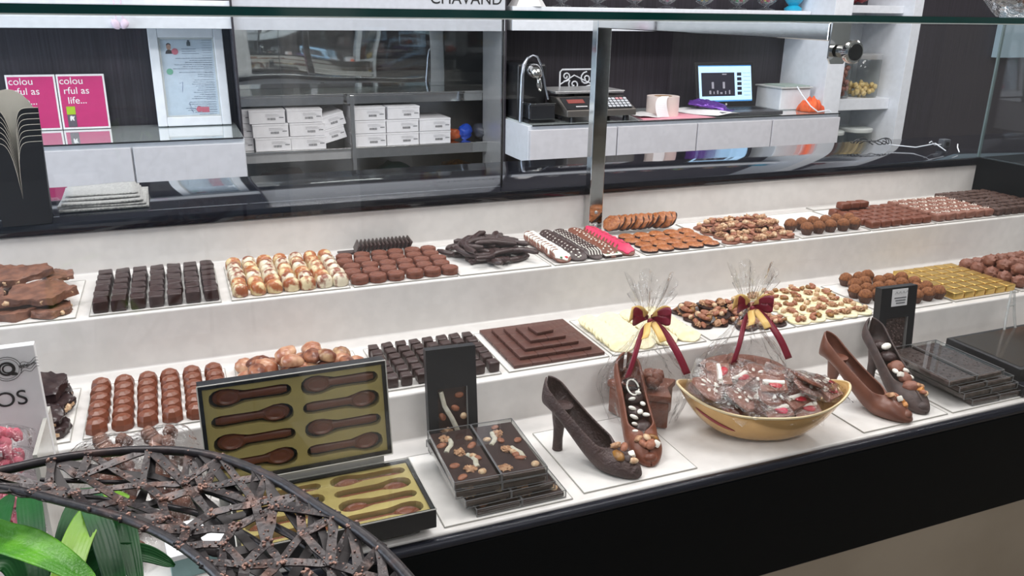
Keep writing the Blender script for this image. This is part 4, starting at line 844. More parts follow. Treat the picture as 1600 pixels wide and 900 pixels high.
# c shells
def shellk(seed):
    V, F = ICO[3]; out = []
    for v in V:
        x, y, z = v; r = 1 + 0.05 * math.cos(14 * math.atan2(y, x + 1.2)); out.append((x * 0.021 * r, y * 0.016 * r * (1 - 0.3 * x), max(z, -0.55) * 0.0125 * r * (1 - 0.25 * x)))
    mb = MB(); mb.add(out, F); return mb.build('marbled_shell', mat('marbled_shell_%d' % seed, ((118, 62, 38), (104, 56, 42), (166, 106, 80))[seed % 3], 0.3, col2=((226, 192, 150), (172, 112, 80), (224, 182, 148))[seed % 3], scale=(34, 44, 40)[seed % 3], mixlo=(0.42, 0.45, 0.40)[seed % 3], mixhi=0.64), smooth=60)
kc = Kind(shellk(0), shellk(1), shellk(2))
for k in range(40):
    lv = 0 if k < 22 else (1 if k < 34 else 2)
    if k < 22: x = 0.072 + (k % 6) * 0.035 + J(0.004); y = 1.245 + (k // 6) * 0.046
    else: x = 0.156 + J((0, 0.075, 0.045)[lv]); y = 1.325 + J((0, 0.055, 0.035)[lv])
    kc.put((x, y, z1 + 0.008 + lv * 0.0165), (J(0.35), J(0.35), random.random() * 6.3), 'brown and cream marbled chocolate shell in the loose heap', 'chocolate', 'marbled chocolate shells')
# d small dark cubes
kd = Kind(*[cube_kind('small_dark_cube', 0.0190, 0.0215, 0.0190, DARK, 0.0025, 0.0016, s + 8) for s in range(3)])
for i in range(8):
    for j in range(6):
        kd.put((0.293 + i * 0.0262 + J(0.001), 1.240 + j * 0.0272, z1), (0, 0, J(0.10)), 'small dark chocolate cube in the eight files beside the tablet pyramid', 'chocolate', 'small dark cubes')
# e pyramid
kt = Kind(cube_kind('dark_tablet', 0.0362, 0.0362, 0.0062, mat('matt_milk_dark', (84, 50, 44), 0.4, col2=(92, 56, 48), scale=80), 0.0008, 0.0001, 1))
for L, n in enumerate((5, 4, 3, 2, 1)):
    for i in range(n):
        for j in range(n):
            kt.put((0.606 + (i - (n - 1) / 2) * 0.0367, 1.322 + (j - (n - 1) / 2) * 0.0367, z1 + L * 0.0066), (0, 0, J(0.012) + (0.12 if L == 4 else 0)), f'thin square dark tablet, {("bottom layer", "second layer", "third layer", "fourth layer", "single top piece")[L]} of the stepped pyramid', 'chocolate tablet', 'pyramid of dark tablets' if L < 4 else None)
# f white ovals
kf_ = Kind(*[MB().lathe([(0.021, 0), (0.0222, 0.0012), (0.0215, 0.0034), (0.013, 0.0042), (0, 0.0044)], 20, TR(s=(1.15, 0.95, 1)), lambda a, z: 1 + 0.04 * math.cos(5 * a + s) + 0.035 * math.cos(9 * a + 2 * s)).build('white_chocolate_oval', WHITEC, smooth=50) for s in range(2)])
for i, x in enumerate((0.742, 0.786, 0.838, 0.890)):
    for j in range(10):
        kf_.put((x + J(0.002), 1.246 + j * 0.0145, z1 + 0.0055), (0.33, J(0.08), J(0.35)), 'rough white chocolate oval overlapping its neighbours beside the tablet pyramid', 'chocolate', 'white chocolate ovals')
# j gold blocks
kj = Kind(cube_kind('gold_foil_block', 0.0295, 0.0268, 0.0155, GOLD, 0.0010, 0.0003, 3), cube_kind('gold_foil_block', 0.0295, 0.0268, 0.0155, GOLD, 0.0010, 0.0003, 7))
for (x, y) in gridpts(1.606, 1.772, 1.244, 1.396, 6, 6): kj.put((x, y, z1), (0, 0, J(0.04)), 'gold foil wrapped chocolate block in the flat rows beside the lower truffles', 'chocolate', 'gold foil blocks')
# k rochers
kk = Kind(*[MB().blob((0, 0, 0.0145), (0.0165, 0.0165, 0.0145), (0, 0, s), 0.35, 3.2, s, 3).build('milk_rocher', MILKL, smooth=60) for s in range(3)])
for k in range(44):
    if k < 30: x = 1.816 + (k % 6) * 0.034 + J(0.002); y = 1.246 + (k // 6) * 0.036; lv = 0
    else: x = 1.835 + ((k - 30) % 5) * 0.035; y = 1.265 + ((k - 30) // 5) * 0.038; lv = 1
    kk.put((x, y, z1 + lv * 0.022), (0, 0, random.random() * 6), 'lumpy milk chocolate rocher in the heap right of the gold blocks', 'chocolate', 'lumpy milk rochers')

# ---------------------------------------------------------------- base shelf: trays
random.seed(66)
tray(0.517, 0.722, 0.952, 1.150, BZ, 'clear tray under the left pair of chocolate shoes')
tray(0.292, 0.495, 0.945, 1.150, BZ, 'clear tray under the left stack of nut tablets')
tray(1.066, 1.268, 0.946, 1.150, BZ, 'clear tray under the right pair of chocolate shoes')
zb = tray(1.280, 1.488, 0.946, 1.150, BZ, 'clear tray under the right stack of dark tablets')

# ---------------------------------------------------------------- chocolate shoes
def lerp(a, b_, t): return a + (b_ - a) * t
def curve(keys, t):
    for (t0, v0), (t1, v1) in zip(keys[:-1], keys[1:]):
        if t <= t1:
            k = (t - t0) / (t1 - t0); k = k * k * (3 - 2 * k); return lerp(v0, v1, k)
    return keys[-1][1]
def shoe(name, m, L=0.180, heel_h=0.082, loc=(0, 0, 0), rz=0.0, label='', deco=None):
    """toe at -Y, heel at +Y; the shoe stands on its sole tip and heel"""
    loc = (loc[0] - 0.0075 * math.sin(rz), loc[1] + 0.0075 * math.cos(rz), loc[2])   # the toe keeps its place, the counter reaches further back
    e = empty(name, loc, (0, 0, rz), label, 'chocolate shoe')
    sm = lambda k: max(0.0, min(1.0, k)) ** 2 * (3 - 2 * max(0.0, min(1.0, k)))
    S = lambda t: 0.004 * max(0, 1 - t / 0.10) ** 2 + heel_h * sm((t - 0.30) / 0.66) * (1 - 0.02 * t)      # underside height
    Wd = lambda t: (0.0002 + 0.0255 * math.sin(min(1, t / 0.24) * PI / 2) ** 0.6 - 0.0030 * sm((t - 0.28) / 0.40)) * math.sqrt(max(0.004, 1 - max(0, (t - 0.86) / 0.14) ** 2))
    Rz = lambda t: (0.0045 + 0.0285 * math.sin(min(1, t / 0.24) * PI / 2)) + (0.094 * ((t - 0.26) / 0.74) ** 1.22 if t > 0.26 else 0)          # top line
    PHI = lambda t: PI - 0.95 * sm((t - 0.27) / 0.12) + 0.32 * sm((t - 0.90) / 0.10)
    Hh = lambda t: (Rz(t) - S(t)) * 2 / (1 - math.cos(PHI(t)))
    def fn(u, v):
        t = u; ph = (2 * v - 1) * PHI(t); w_ = Wd(t); h = Hh(t)
        sx = math.sin(ph); cz = -math.cos(ph)
        x = w_ * math.copysign(abs(sx) ** 0.85, sx) * (1 - 0.12 * max(0, cz)); z = S(t) + h * 0.5 * (1 + math.copysign(abs(cz) ** 0.9, cz))
        yy = -L / 2 + L * t - 0.006 * max(0, (t - 0.8) / 0.2) * (z - S(t)) / 0.05
        return (x, yy, z)
    mb = MB().grid(fn, 56, 33)
    up = mb.build('upper', m, e, smooth=60); md = up.modifiers.new('solid', 'SOLIDIFY'); md.thickness = 0.0038; md.offset = 1
    md2 = up.modifiers.new('bev', 'SUBSURF'); md2.levels = 1; md2.render_levels = 1
    # toe cap and back close
    MB().blob((0, -L / 2 + 0.010, 0.012), (0.013, 0.011, 0.009)).build('toe_tip', m, e, smooth=60)
    yb = L / 2 - 0.028
    hl = MB(); prof = [(0.0085, 0.0), (0.0082, 0.004), (0.0078, 0.02), (0.0088, 0.04), (0.0125, 0.06), (0.0175, heel_h + 0.002)]
    rings = []
    n = 20; vs = []
    for r, z in prof:
        off = -0.006 * (z / heel_h) ** 2
        for i in range(n):
            a = 2 * PI * i / n; vs.append((r * math.cos(a), yb + off + r * 1.05 * math.sin(a), z))
    fs = [(j * n + i, j * n + (i + 1) % n, (j + 1) * n + (i + 1) % n, (j + 1) * n + i) for j in range(len(prof) - 1) for i in range(n)] + [list(range(n))[::-1], [(len(prof) - 1) * n + i for i in range(n)]]
    hl.add(vs, fs); hl.build('heel', m, e, smooth=60)
    return e, fn
def nuts_on(e, pts):
    pts = [(t, x, y - 0.0075 + 0.006 * max(0, y) / 0.05, z, s) for t, x, y, z, s in pts]
    for k, (t, x, y, z, s) in enumerate(pts):
        m = {'almond': ALM, 'hazelnut': HAZ, 'walnut': WAL, 'raisin': RAIS, 'marshmallow': WI, 'choc': MILKL, 'dark': DARK, 'candy': WI, 'fudge': mat('fudge', (196, 132, 68), 0.5)}[t]
        nm = {'almond': 'almond', 'hazelnut': 'hazelnut', 'walnut': 'walnut_piece', 'raisin': 'raisin', 'marshmallow': 'marshmallow', 'choc': 'milk_praline', 'dark': 'dark_praline', 'candy': 'white_dragee', 'fudge': 'fudge_cube'}[t]
        if t in ('marshmallow', 'fudge'): MB().box((x, y, z), (s, s, s), (0.4, 0.5, k)).build(nm, m, e, smooth=40, bevel=s * 0.2)
        elif t in ('choc', 'dark'): MB().blob((x, y, z), (s, s, s * 0.7), (J(0.4), J(0.4), k), 0.15, 2.5, k, 3).build(nm, m, e, smooth=60)
        elif t == 'candy': MB().blob((x, y, z), (s, s * 0.6, s * 0.45), (J(0.6), J(0.6), k * 1.3)).build(nm, m, e, smooth=60)
        else: MB().blob((x, y, z), (s, s * 0.62, s * 0.5), (J(0.5), J(0.5), k * 1.1), 0.5 if t == 'walnut' else 0.12, 3, k).build(nm, m, e, smooth=60)
def rzto(hx, hy, tx_, ty): # rotation so that -Y (toe) points from heel to toe
    return math.atan2(tx_ - hx, -(ty - hy))
SZ = BZ + 0.0024
DKT = mat('textured_dark_chocolate', (62, 44, 44), 0.5, col2=(70, 50, 48), scale=60, bump=0.9, bscale=230, bdist=0.003)
s1, f1 = shoe('chocolate_shoe', DKT, loc=(0.573, 1.028, SZ), rz=rzto(0.530, 1.100, 0.617, 0.968), label='dark chocolate high-heeled shoe of the left pair, empty inside with nuts on its toe')
nuts_on(s1, [('dark', 0.004, -0.034, 0.030, 0.012), ('raisin', -0.010, -0.048, 0.032, 0.014), ('walnut', 0.002, -0.036, 0.041, 0.009), ('almond', 0.012, -0.046, 0.036, 0.011), ('marshmallow', 0.010, -0.062, 0.030, 0.010), ('hazelnut', 0.000, -0.070, 0.026, 0.009), ('dark', -0.002, -0.058, 0.026, 0.010)])
s2, f2 = shoe('chocolate_shoe', MILK, loc=(0.672, 1.060, SZ), rz=rzto(0.694, 1.140, 0.655, 0.985), label='milk chocolate high-heeled shoe of the left pair, filled with dark discs and white dragees')
cd = [('dark', 0, 0.052, 0.078, 0.016), ('dark', 0.002, 0.030, 0.066, 0.016), ('dark', -0.002, 0.010, 0.050, 0.016), ('dark', 0.004, -0.012, 0.034, 0.017), ('dark', -0.004, -0.026, 0.026, 0.015)]
nuts_on(s2, cd + [('candy', -0.010, 0.004, 0.062, 0.008), ('candy', 0.010, 0.010, 0.066, 0.008), ('candy', -0.010, -0.008, 0.052, 0.008), ('candy', 0.002, -0.002, 0.058, 0.008), ('candy', 0.011, -0.006, 0.054, 0.008), ('candy', -0.011, -0.018, 0.044, 0.007), ('candy', 0.006, 0.026, 0.078, 0.008), ('candy', -0.011, -0.028, 0.036, 0.007), ('candy', 0.008, -0.038, 0.030, 0.005), ('candy', -0.006, 0.020, 0.070, 0.007),
    ('walnut', -0.012, -0.048, 0.033, 0.010), ('hazelnut', 0.001, -0.050, 0.036, 0.009), ('raisin', 0.012, -0.048, 0.034, 0.010), ('almond', 0.004, -0.062, 0.030, 0.014), ('almond', -0.008, -0.060, 0.030, 0.010), ('marshmallow', 0.014, -0.062, 0.030, 0.011)])
MB().tube([(0.010 * math.cos(a), 0.033 + 0.014 * math.sin(a), 0.083 + 0.008 * math.sin(a)) for a in [i * 0.4 for i in range(16)]], 0.0016, 6).build('white_ring', WI, s2, smooth=60)
MILKW = mat('warm_milk_chocolate', (106, 62, 48), 0.4, col2=(122, 76, 60), scale=25, bump=0.1)
s3, f3 = shoe('chocolate_shoe', MILKW, loc=(1.140, 1.020, SZ), rz=rzto(1.110, 1.095, 1.170, 0.960), label='milk chocolate high-heeled shoe of the right pair, empty inside with nuts on its toe')
nuts_on(s3, [('choc', 0.004, -0.040, 0.030, 0.013), ('walnut', -0.002, -0.042, 0.041, 0.010), ('marshmallow', 0.006, -0.056, 0.036, 0.010), ('fudge', 0.014, -0.058, 0.028, 0.009), ('fudge', 0.008, -0.066, 0.026, 0.009), ('almond', 0.012, -0.044, 0.036, 0.010)])
DKG = mat('greyish_dark_chocolate', (66, 54, 54), 0.6, col2=(78, 62, 60), scale=70, bump=0.5)
s4, f4 = shoe('chocolate_shoe', DKG, loc=(1.232, 1.040, SZ), rz=rzto(1.240, 1.120, 1.224, 0.965), label='greyish dark chocolate high-heeled shoe of the right pair, filled with pralines and white dragees')
nuts_on(s4, [('dark', 0, 0.050, 0.078, 0.015), ('dark', 0, 0.028, 0.068, 0.015), ('choc', 0.002, 0.008, 0.056, 0.015), ('choc', 0.003, -0.016, 0.044, 0.014), ('choc', 0.000, -0.036, 0.036, 0.015), ('candy', 0.0, 0.036, 0.086, 0.012), ('candy', -0.010, -0.004, 0.054, 0.008), ('candy', 0.012, -0.006, 0.054, 0.008), ('marshmallow', -0.008, -0.016, 0.052, 0.010), ('candy', 0.013, -0.018, 0.046, 0.008),
    ('fudge', 0.010, -0.052, 0.034, 0.011), ('walnut', 0.012, -0.046, 0.040, 0.010), ('hazelnut', 0.016, -0.060, 0.030, 0.007), ('almond', 0.008, -0.060, 0.034, 0.008)])

# ---------------------------------------------------------------- nut tablets
def tablet(seed, style):
    e = empty('nut_tablet'); random.seed(seed)
    w_, d_, h_ = 0.0705, 0.158, 0.0125
    MB().bb(-w_ / 2 + 0.002, w_ / 2 - 0.002, -d_ / 2 + 0.002, d_ / 2 - 0.002, 0.001, h_ * 0.62).build('chocolate_tablet', mat('tablet_dark', (52, 36, 36), 0.35, col2=(64, 46, 44), scale=40) if style == 'nut' else mat('tablet_crumb', (66, 52, 50), 0.5, col2=(92, 76, 74), scale=110, bump=0.6, bscale=200), e, bevel=0.0012)
    if style == 'nut':
        pos = [(J(w_ * 0.36), -d_ * 0.44 + d_ * 0.88 * (k + 0.5) / 14 + J(0.004)) for k in range(14)]
        for k, (x, y) in enumerate(pos):
            t = (seed + k) % 5; rt = (J(0.2), J(0.2), random.random() * 3)
            if t in (0, 1): MB().blob((x, y, h_ * 0.66), (0.0098, 0.0062, 0.0028), rt, 0.1, seed=k).build('almond', ALM, e, smooth=60)
            elif t == 2: MB().blob((x, y, h_ * 0.68), (0.0068, 0.0066, 0.0036), rt, 0.1, seed=k).build('hazelnut', HAZ, e, smooth=60)
            elif t == 3: MB().blob((x, y, h_ * 0.66), (0.0100, 0.0080, 0.0034), rt, 0.7, 3, k, 3).build('walnut_piece', WAL, e, smooth=60)
        for (x, y, a) in ((-w_ * 0.18, d_ * 0.20, 1.2), (w_ * 0.16, -d_ * 0.14, 1.7)):
            MB().tube([(x + math.cos(a) * q * 0.02 + 0.003 * math.sin(q * 3 + seed), y + math.sin(a) * q * 0.020, h_ * 0.66) for q in (-1, -0.5, 0, 0.5, 1)], 0.0040, 8, flat=0.6).build('candied_peel', PEEL, e, smooth=60)
    else:
        mb = MB()
        for k in range(70): mb.blob((J(w_ * 0.44), J(d_ * 0.46), h_ * 0.64), (0.0028, 0.0024, 0.0016), (J(1), J(1), J(3)), sub=1)
        tag(mb.build('cocoa_nibs', mat('nibs', (98, 80, 78), 0.6), e, smooth=60), kind='stuff')
    lid = MB(); q = 0.0006
    lid.bb(-w_ / 2, w_ / 2, -d_ / 2, d_ / 2, h_ - q, h_).bb(-w_ / 2, w_ / 2, -d_ / 2, -d_ / 2 + q, 0, h_ - q).bb(-w_ / 2, w_ / 2, d_ / 2 - q, d_ / 2, 0, h_ - q).bb(-w_ / 2, -w_ / 2 + q, -d_ / 2 + q, d_ / 2 - q, 0, h_ - q).bb(w_ / 2 - q, w_ / 2, -d_ / 2 + q, d_ / 2 - q, 0, h_ - q)
    lid.build('clear_lid', ACRYL, e)
    ed = MB()
    for sx_ in (-1, 1):
        ed.box((sx_ * w_ / 2, 0, h_), (0.0009, d_, 0.0009)); ed.box((0, sx_ * d_ / 2, h_), (w_, 0.0009, 0.0009)); ed.box((0, sx_ * d_ / 2, 0.0005), (w_, 0.0009, 0.0009))
        for sy_ in (-1, 1): ed.box((sx_ * w_ / 2, sy_ * d_ / 2, h_ / 2), (0.0011, 0.0011, h_))
    ed.build('lid_edges', mat('lid_edge', (118, 118, 120), 0.2), e)
    return e
kn = Kind(tablet(1, 'nut'), tablet(2, 'nut'), tablet(3, 'nut')); kq = Kind(tablet(4, 'nib'), tablet(5, 'nib'))
random.seed(77)
LV = ('bottom', 'second', 'third', 'top')
zt = BZ + 0.0024
offs = [(0.378, 1.030, 0.0), (0.362, 1.036, 0.015), (0.352, 1.042, -0.02), (0.353, 1.043, -0.045)]
for L, (x, y, r) in enumerate(offs):
    for k in (0, 1):
        kn.put((x + k * 0.0722 * math.cos(r), y + k * 0.0722 * math.sin(r), zt + L * 0.0142), (0, 0, r), f'boxed dark nut tablet, {("left", "right")[k]} one in the {LV[L]} layer of the left stack', 'chocolate tablet', 'nut tablets in the left stack', i=(L + k) % 3)
offs = [(1.372, 1.030, -0.02), (1.352, 1.036, 0.0), (1.340, 1.040, 0.01), (1.318, 1.046, 0.0)]
for L, (x, y, r) in enumerate(offs):
    for k in (0, 1):
        kq.put((x + k * 0.0722, y, zt + L * 0.0142), (0, 0, r), f'clear-boxed dark tablet with cocoa nibs, {("left", "right")[k]} one in the {LV[L]} layer of the right stack', 'chocolate tablet', 'nib tablets in the right stack', i=k)
kn.clean(); kq.clean()
# upright black window boxes
def winbox(name, loc, rot, w_, h_, label, nuts, sticker):
    e = empty(name, loc, rot, label, 'box')
    wx, wz0, wz1 = w_ * 0.30, 0.012, h_ * 0.62
    b = MB(); D = 0.018
    b.bb(-w_ / 2, -wx, 0, D, 0, h_).bb(wx, w_ / 2, 0, D, 0, h_).bb(-wx, wx, 0, D, wz1, h_).bb(-wx, wx, 0, D, 0, wz0).bb(-wx, wx, D - 0.002, D, wz0, wz1)
    b.build('sleeve', BLACKC, e)
    MB().bb(-wx + 0.001, wx - 0.001, 0.006, D - 0.003, wz0, wz1 - 0.001).build('chocolate_tablet', mat('tablet_dark', (52, 36, 36), 0.35) if nuts else mat('tablet_crumb', (66, 52, 50), 0.5), e)
    if nuts:
        MB().tube([(-wx * 0.75, 0.004, wz1 - 0.006), (-wx * 0.55, 0.003, wz1 * 0.72), (-wx * 0.1, 0.003, wz1 * 0.52), (wx * 0.3, 0.004, wz1 * 0.3)], 0.0042, 8).build('candied_peel', PEEL, e, smooth=60)
        for k, (x, z) in enumerate(((wx * 0.5, wz1 * 0.86), (wx * 0.2, wz1 * 0.66), (-wx * 0.7, wz1 * 0.55))): MB().blob((x, 0.005, z), (0.008, 0.003, 0.0055), (0, 0.5 * k, 0)).build('almond', ALM, e, smooth=60)
        MB().blob((wx * 0.75, 0.005, wz1 * 0.52), (0.006, 0.004, 0.006)).build('hazelnut', HAZ, e, smooth=60)
        MB().blob((-wx * 0.4, 0.005, wz1 * 0.3), (0.009, 0.004, 0.007), amp=0.6, fr=3, sub=3).build('walnut_piece', WAL, e, smooth=60)
    else:
        mb = MB()
        for k in range(70): mb.blob((J(wx * 0.9), 0.0055, wz0 + random.random() * (wz1 - wz0 - 0.004)), (0.003, 0.0016, 0.0026), (J(1), J(1), J(1)), sub=1)
        tag(mb.build('cocoa_nibs', mat('nibs', (98, 80, 78), 0.6), e, smooth=60), kind='stuff')
    MB().bb(wx - 0.0009, wx + 0.0002, -0.0008, 0.006, wz0, wz1).build('window_edge', mat('silver_line', (120, 120, 120), 0.3), e)
    if sticker:
        MB().bb(-0.019, 0.021, -0.0009, -0.0002, h_ - 0.040, h_ - 0.004).build('white_sticker', WPAP, e)
        l = MB()
        for i, (a, c) in enumerate(((-0.013, 0.017), (-0.010, 0.014), (-0.008, 0.015))):
            x = a
            while x < c: q = 0.0012 + random.random() * 0.002; l.bb(x, x + q, -0.0014, -0.001, h_ - 0.024 - i * 0.0055, h_ - 0.0215 - i * 0.0055); x += q + 0.0005
        for i in range(4): l.tube([(-0.012 + i * 0.009, -0.0012, h_ - 0.014), (-0.008 + i * 0.009, -0.0012, h_ - 0.009), (-0.005 + i * 0.009, -0.0012, h_ - 0.014)], 0.0003, 4)
        l.build('lettering', GREYI, e)
    return e
winbox('window_box', (0.372, 1.140, BZ + 0.0026), (-0.12, 0, -0.06), 0.083, 0.178, 'upright black card box whose window shows peel and nuts, behind the left tablet stack', True, False)
winbox('window_box', (1.335, 1.142, BZ + 0.0026), (-0.10, 0, -0.05), 0.092, 0.172, 'upright black card box with white sticker behind the right pair of shoes', False, True)

# ---------------------------------------------------------------- spoon boxes
def spoon_outline(n=14):
    # a chocolate spoon outline in its cavity, bowl at -x
    up = [(-0.056, 0.0), (-0.0545, 0.0070), (-0.049, 0.0120), (-0.040, 0.0145), (-0.029, 0.0142), (-0.018, 0.0112), (-0.008, 0.0088), (0.014, 0.0088), (0.042, 0.0095), (0.051, 0.0080), (0.055, 0.0040), (0.056, 0.0)]
    return up + [(x, -y) for x, y in up[-2:0:-1]]
def spoon_box(loc, rot, label):
    e = empty('spoon_box', loc, rot, label, 'box')
    W_2, H_2, D = 0.262, 0.146, 0.028
    out = spoon_outline()
    rim = MB(); q = 0.006
    rim.bb(0, W_2, 0, q, 0, D).bb(0, W_2, H_2 - q, H_2, 0, D).bb(0, q, q, H_2 - q, 0, D).bb(W_2 - q, W_2, q, H_2 - q, 0, D).bb(q, W_2 - q, q, H_2 - q, 0, 0.003)
    rim.build('black_tray', BLACKC, e, bevel=0.0006)
    # gold insert with eight cavities (boolean-free: plate built from strips around outlines)
    bm = bmesh.new(); z = D - 0.003
    outer = [bm.verts.new(p) for p in ((q, q, z), (W_2 - q, q, z), (W_2 - q, H_2 - q, z), (q, H_2 - q, z))]
    edges = [bm.edges.new((outer[i], outer[(i + 1) % 4])) for i in range(4)]
    cav = []
    for c in range(2):
        for r in range(4):
            cx = 0.069 + c * 0.125; cy = 0.024 + r * 0.0328; fl = 1 if (r % 2 == 1) else -1
            pts = [(cx + fl * x, cy + y) for x, y in out]; cav.append((cx, cy, fl, pts))
            vs = [bm.verts.new((x, y, z)) for x, y in pts]; edges += [bm.edges.new((vs[i], vs[(i + 1) % len(vs)])) for i in range(len(vs))]
    bmesh.ops.triangle_fill(bm, edges=edges, use_beauty=True)
    def inside(p, poly):
        c = False; n = len(poly)
        for i in range(n):
            a, b2 = poly[i], poly[(i + 1) % n]
            if (a[1] > p[1]) != (b2[1] > p[1]) and p[0] < (b2[0] - a[0]) * (p[1] - a[1]) / (b2[1] - a[1]) + a[0]: c = not c
        return c
    bad = [f for f in bm.faces if any(inside(f.calc_center_median(), pt) for *_, pt in cav)]
    bmesh.ops.delete(bm, geom=bad, context='FACES_ONLY')
    for *_, pts in cav:
        a = [bm.verts.new((x, y, z)) for x, y in pts]; b2 = [bm.verts.new((x, y, z - 0.012)) for x, y in pts]; n = len(a)
        for i in range(n): bm.faces.new((a[i], a[(i + 1) % n], b2[(i + 1) % n], b2[i]))
    bmesh.ops.remove_doubles(bm, verts=bm.verts, dist=1e-6)
    me = bpy.data.meshes.new('gold_insert'); bm.to_mesh(me); bm.free(); me.materials.append(GOLDM)
    gi = bpy.data.objects.new('gold_insert', me); C.objects.link(gi); gi.parent = e
    MB().bb(q, W_2 - q, q, H_2 - q, z - 0.014, z - 0.0125).build('cavity_floor', mat('cavity_shade_brown', (60, 52, 40), 0.5), e)  # shade inside the cavities is put into this dark brown
    for cx, cy, fl, pts in cav:
        s = MB(); zz = z - 0.0118
        s.tube([(cx + fl * x, cy, zz + 0.0035) for x in (-0.016, 0.0, 0.02, 0.040, 0.0500)], [0.0058, 0.0060, 0.0064, 0.0068, 0.0048], 12, flat=0.55)
        s.blob((cx - fl * 0.031, cy, zz + 0.0035), (0.0205, 0.0124, 0.0042), sub=3)
        sp = s.build('chocolate_spoon', MILKS, e, smooth=60)
        MB().shell([(0.0125, 0), (0.0112, 0.0012), (0.0104, 0.0002), (0, -0.0008)], 24, TR((cx - fl * 0.031, cy, zz + 0.0072), (0, 0, 0), (1.28, 0.84, 1))).build('bowl_rim', MILKS, sp, smooth=60)
    lid = MB(); lid.bb(-0.0008, W_2 + 0.0008, -0.0008, H_2 + 0.0008, D + 0.0012, D + 0.0018)
    lid.build('clear_lid', ACRYL, e)
    ed = MB(); 
    for a, b2 in (((0, 0), (W_2, 0)), ((0, H_2), (W_2, H_2)), ((0, 0), (0, H_2)), ((W_2, 0), (W_2, H_2))): ed.tube([(a[0], a[1], D + 0.0015), (b2[0], b2[1], D + 0.0015)], 0.0009, 6)
    ed.build('lid_edge', ACRYE, e)
    return e
# upright: local XY plane stood up, leaning back
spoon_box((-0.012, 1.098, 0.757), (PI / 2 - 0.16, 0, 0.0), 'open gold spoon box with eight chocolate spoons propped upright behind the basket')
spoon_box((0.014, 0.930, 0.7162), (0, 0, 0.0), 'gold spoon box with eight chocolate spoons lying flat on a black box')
bx = empty('black_gift_box', (0.112, 1.004, BZ + 0.0003), label='closed black gift box under the flat spoon box', cat='box')
MB().bb(-0.120, 0.145, -0.056, 0.060, 0, 0.0152).build('box_body', mat('glossy_black_card', (24, 27, 36), 0.25), bx, bevel=0.001)
MB().bb(-0.121, 0.146, -0.057, -0.0562, 0.0135, 0.0152).build('clear_edge', ACRYE, bx)
def easel(loc, h_, label, rz=0.0, m=None):
    e = empty('acrylic_easel', loc, (0, 0, rz), label, 'easel')
    A = m or mat('clear_easel_plastic', (196, 198, 196), 0.08, spec=0.9, alpha=0.45)
    for s in (-1, 1):
        MB().tube([(s * 0.030, -0.055, 0.006), (s * 0.028, -0.052, 0.020), (s * 0.027, -0.040, 0.008), (s * 0.024, 0.0, 0.010), (s * 0.012, 0.014, h_ * 0.6), (s * 0.004, 0.020, h_)], 0.0032, 8, flat=0.8).build('side_arm', A, e, smooth=60)
        MB().tube([(s * 0.024, 0.0, 0.010), (s * 0.026, 0.055, 0.004)], 0.0028, 8).build('back_foot', A, e, smooth=60)
    MB().tube([(-0.024, 0.0, 0.010), (0.024, 0.0, 0.010)], 0.0026, 8).tube([(-0.008, 0.018, h_ * 0.75), (0.008, 0.018, h_ * 0.75)], 0.0026, 8).build('cross_bar', A, e, smooth=60)
    return e
easel((1.650, 1.120, BZ + 0.0005), 0.135, 'empty clear plastic easel at the right end of the base shelf')
easel((0.115, 1.140, BZ + 0.0005), 0.10, 'clear plastic easel holding the upright spoon box', m=mat('clear_easel_plastic', (196, 198, 196), 0.08))
# little support feet that raise the upright spoon box
rs = MB(); rs.bb(0.0, 0.24, 1.082, 1.128, BZ + 0.0005, 0.7555)
tag(rs.build('clear_riser', mat('clear_riser_block', (214, 212, 206), 0.1, spec=0.8), bevel=0.001), 'pale clear riser block carrying the upright spoon box', 'riser')
br = empty('black_flat_box', (1.60, 1.02, BZ + 0.0004), (0, 0, 0.0), 'large flat black box at the right edge of the base shelf', 'box')
MB().bb(-0.138, 0.20, -0.075, 0.118, 0, 0.024).build('lower_box', mat('glossy_black_card', (24, 27, 36), 0.25), br, bevel=0.0015)
MB().bb(-0.128, 0.20, -0.055, 0.118, 0.0242, 0.050).build('upper_box', BLACKC, br, bevel=0.0015)
MB().bb(-0.118, 0.19, -0.045, 0.108, 0.0502, 0.0508).build('window_film', mat('brown_film', (58, 50, 44), 0.12, spec=0.8), br)

# ---------------------------------------------------------------- cellophane bags with bows
def bow(e, z, y, s=1.0):
    for k, (sx_, m) in enumerate(((-1, REDR), (1, REDR))):
        MB().grid(lambda u, v: (sx_ * (0.002 + 0.031 * math.sin(u * PI) ** 0.8), y - 0.012 + 0.010 * math.cos(u * 2 * PI), z + 0.004 + (0.011 * (v - 0.5) * 2) * (0.35 + 0.65 * math.sin(u * PI)) + 0.008 * math.sin(u * 2 * PI) + 0.008 * math.sin(u * PI)), 18, 5).build('ribbon_loop', m, e, smooth=60, solid=0.0004)
        MB().grid(lambda u, v: (sx_ * (0.004 + 0.030 * u) - 0.004 * (v - 0.5), y - 0.002 - 0.002 * math.sin(u * PI), z + 0.008 - 0.020 * (v - 0.5) * (0.5 + u) + 0.008 * math.sin(u * PI)), 10, 5).build('gold_loop', GOLDR, e, smooth=60, solid=0.0004)
    MB().blob((0, y - 0.010, z), (0.0055, 0.0045, 0.006)).build('knot', REDR, e, smooth=60)
    for (dx, L, wv, m, nm) in ((-0.040, 0.088, 0.006, REDR, 'ribbon_tail'), (0.062, 0.082, 0.007, REDR, 'ribbon_tail'), (-0.016, 0.016, 0.007, GOLDR, 'gold_tail'), (0.016, 0.022, 0.007, GOLDR, 'gold_tail')):
        MB().grid(lambda u, v: (dx * (u ** 0.8) + wv * (v - 0.5) * 1.7, y - 0.014 - 0.038 * u ** 1.2 + (0.004 * math.sin(u * 7)), z - L * u ** 1.35 + 0.004 * (v - 0.5)), 18, 4).build(nm, m, e, smooth=60, solid=0.0004)
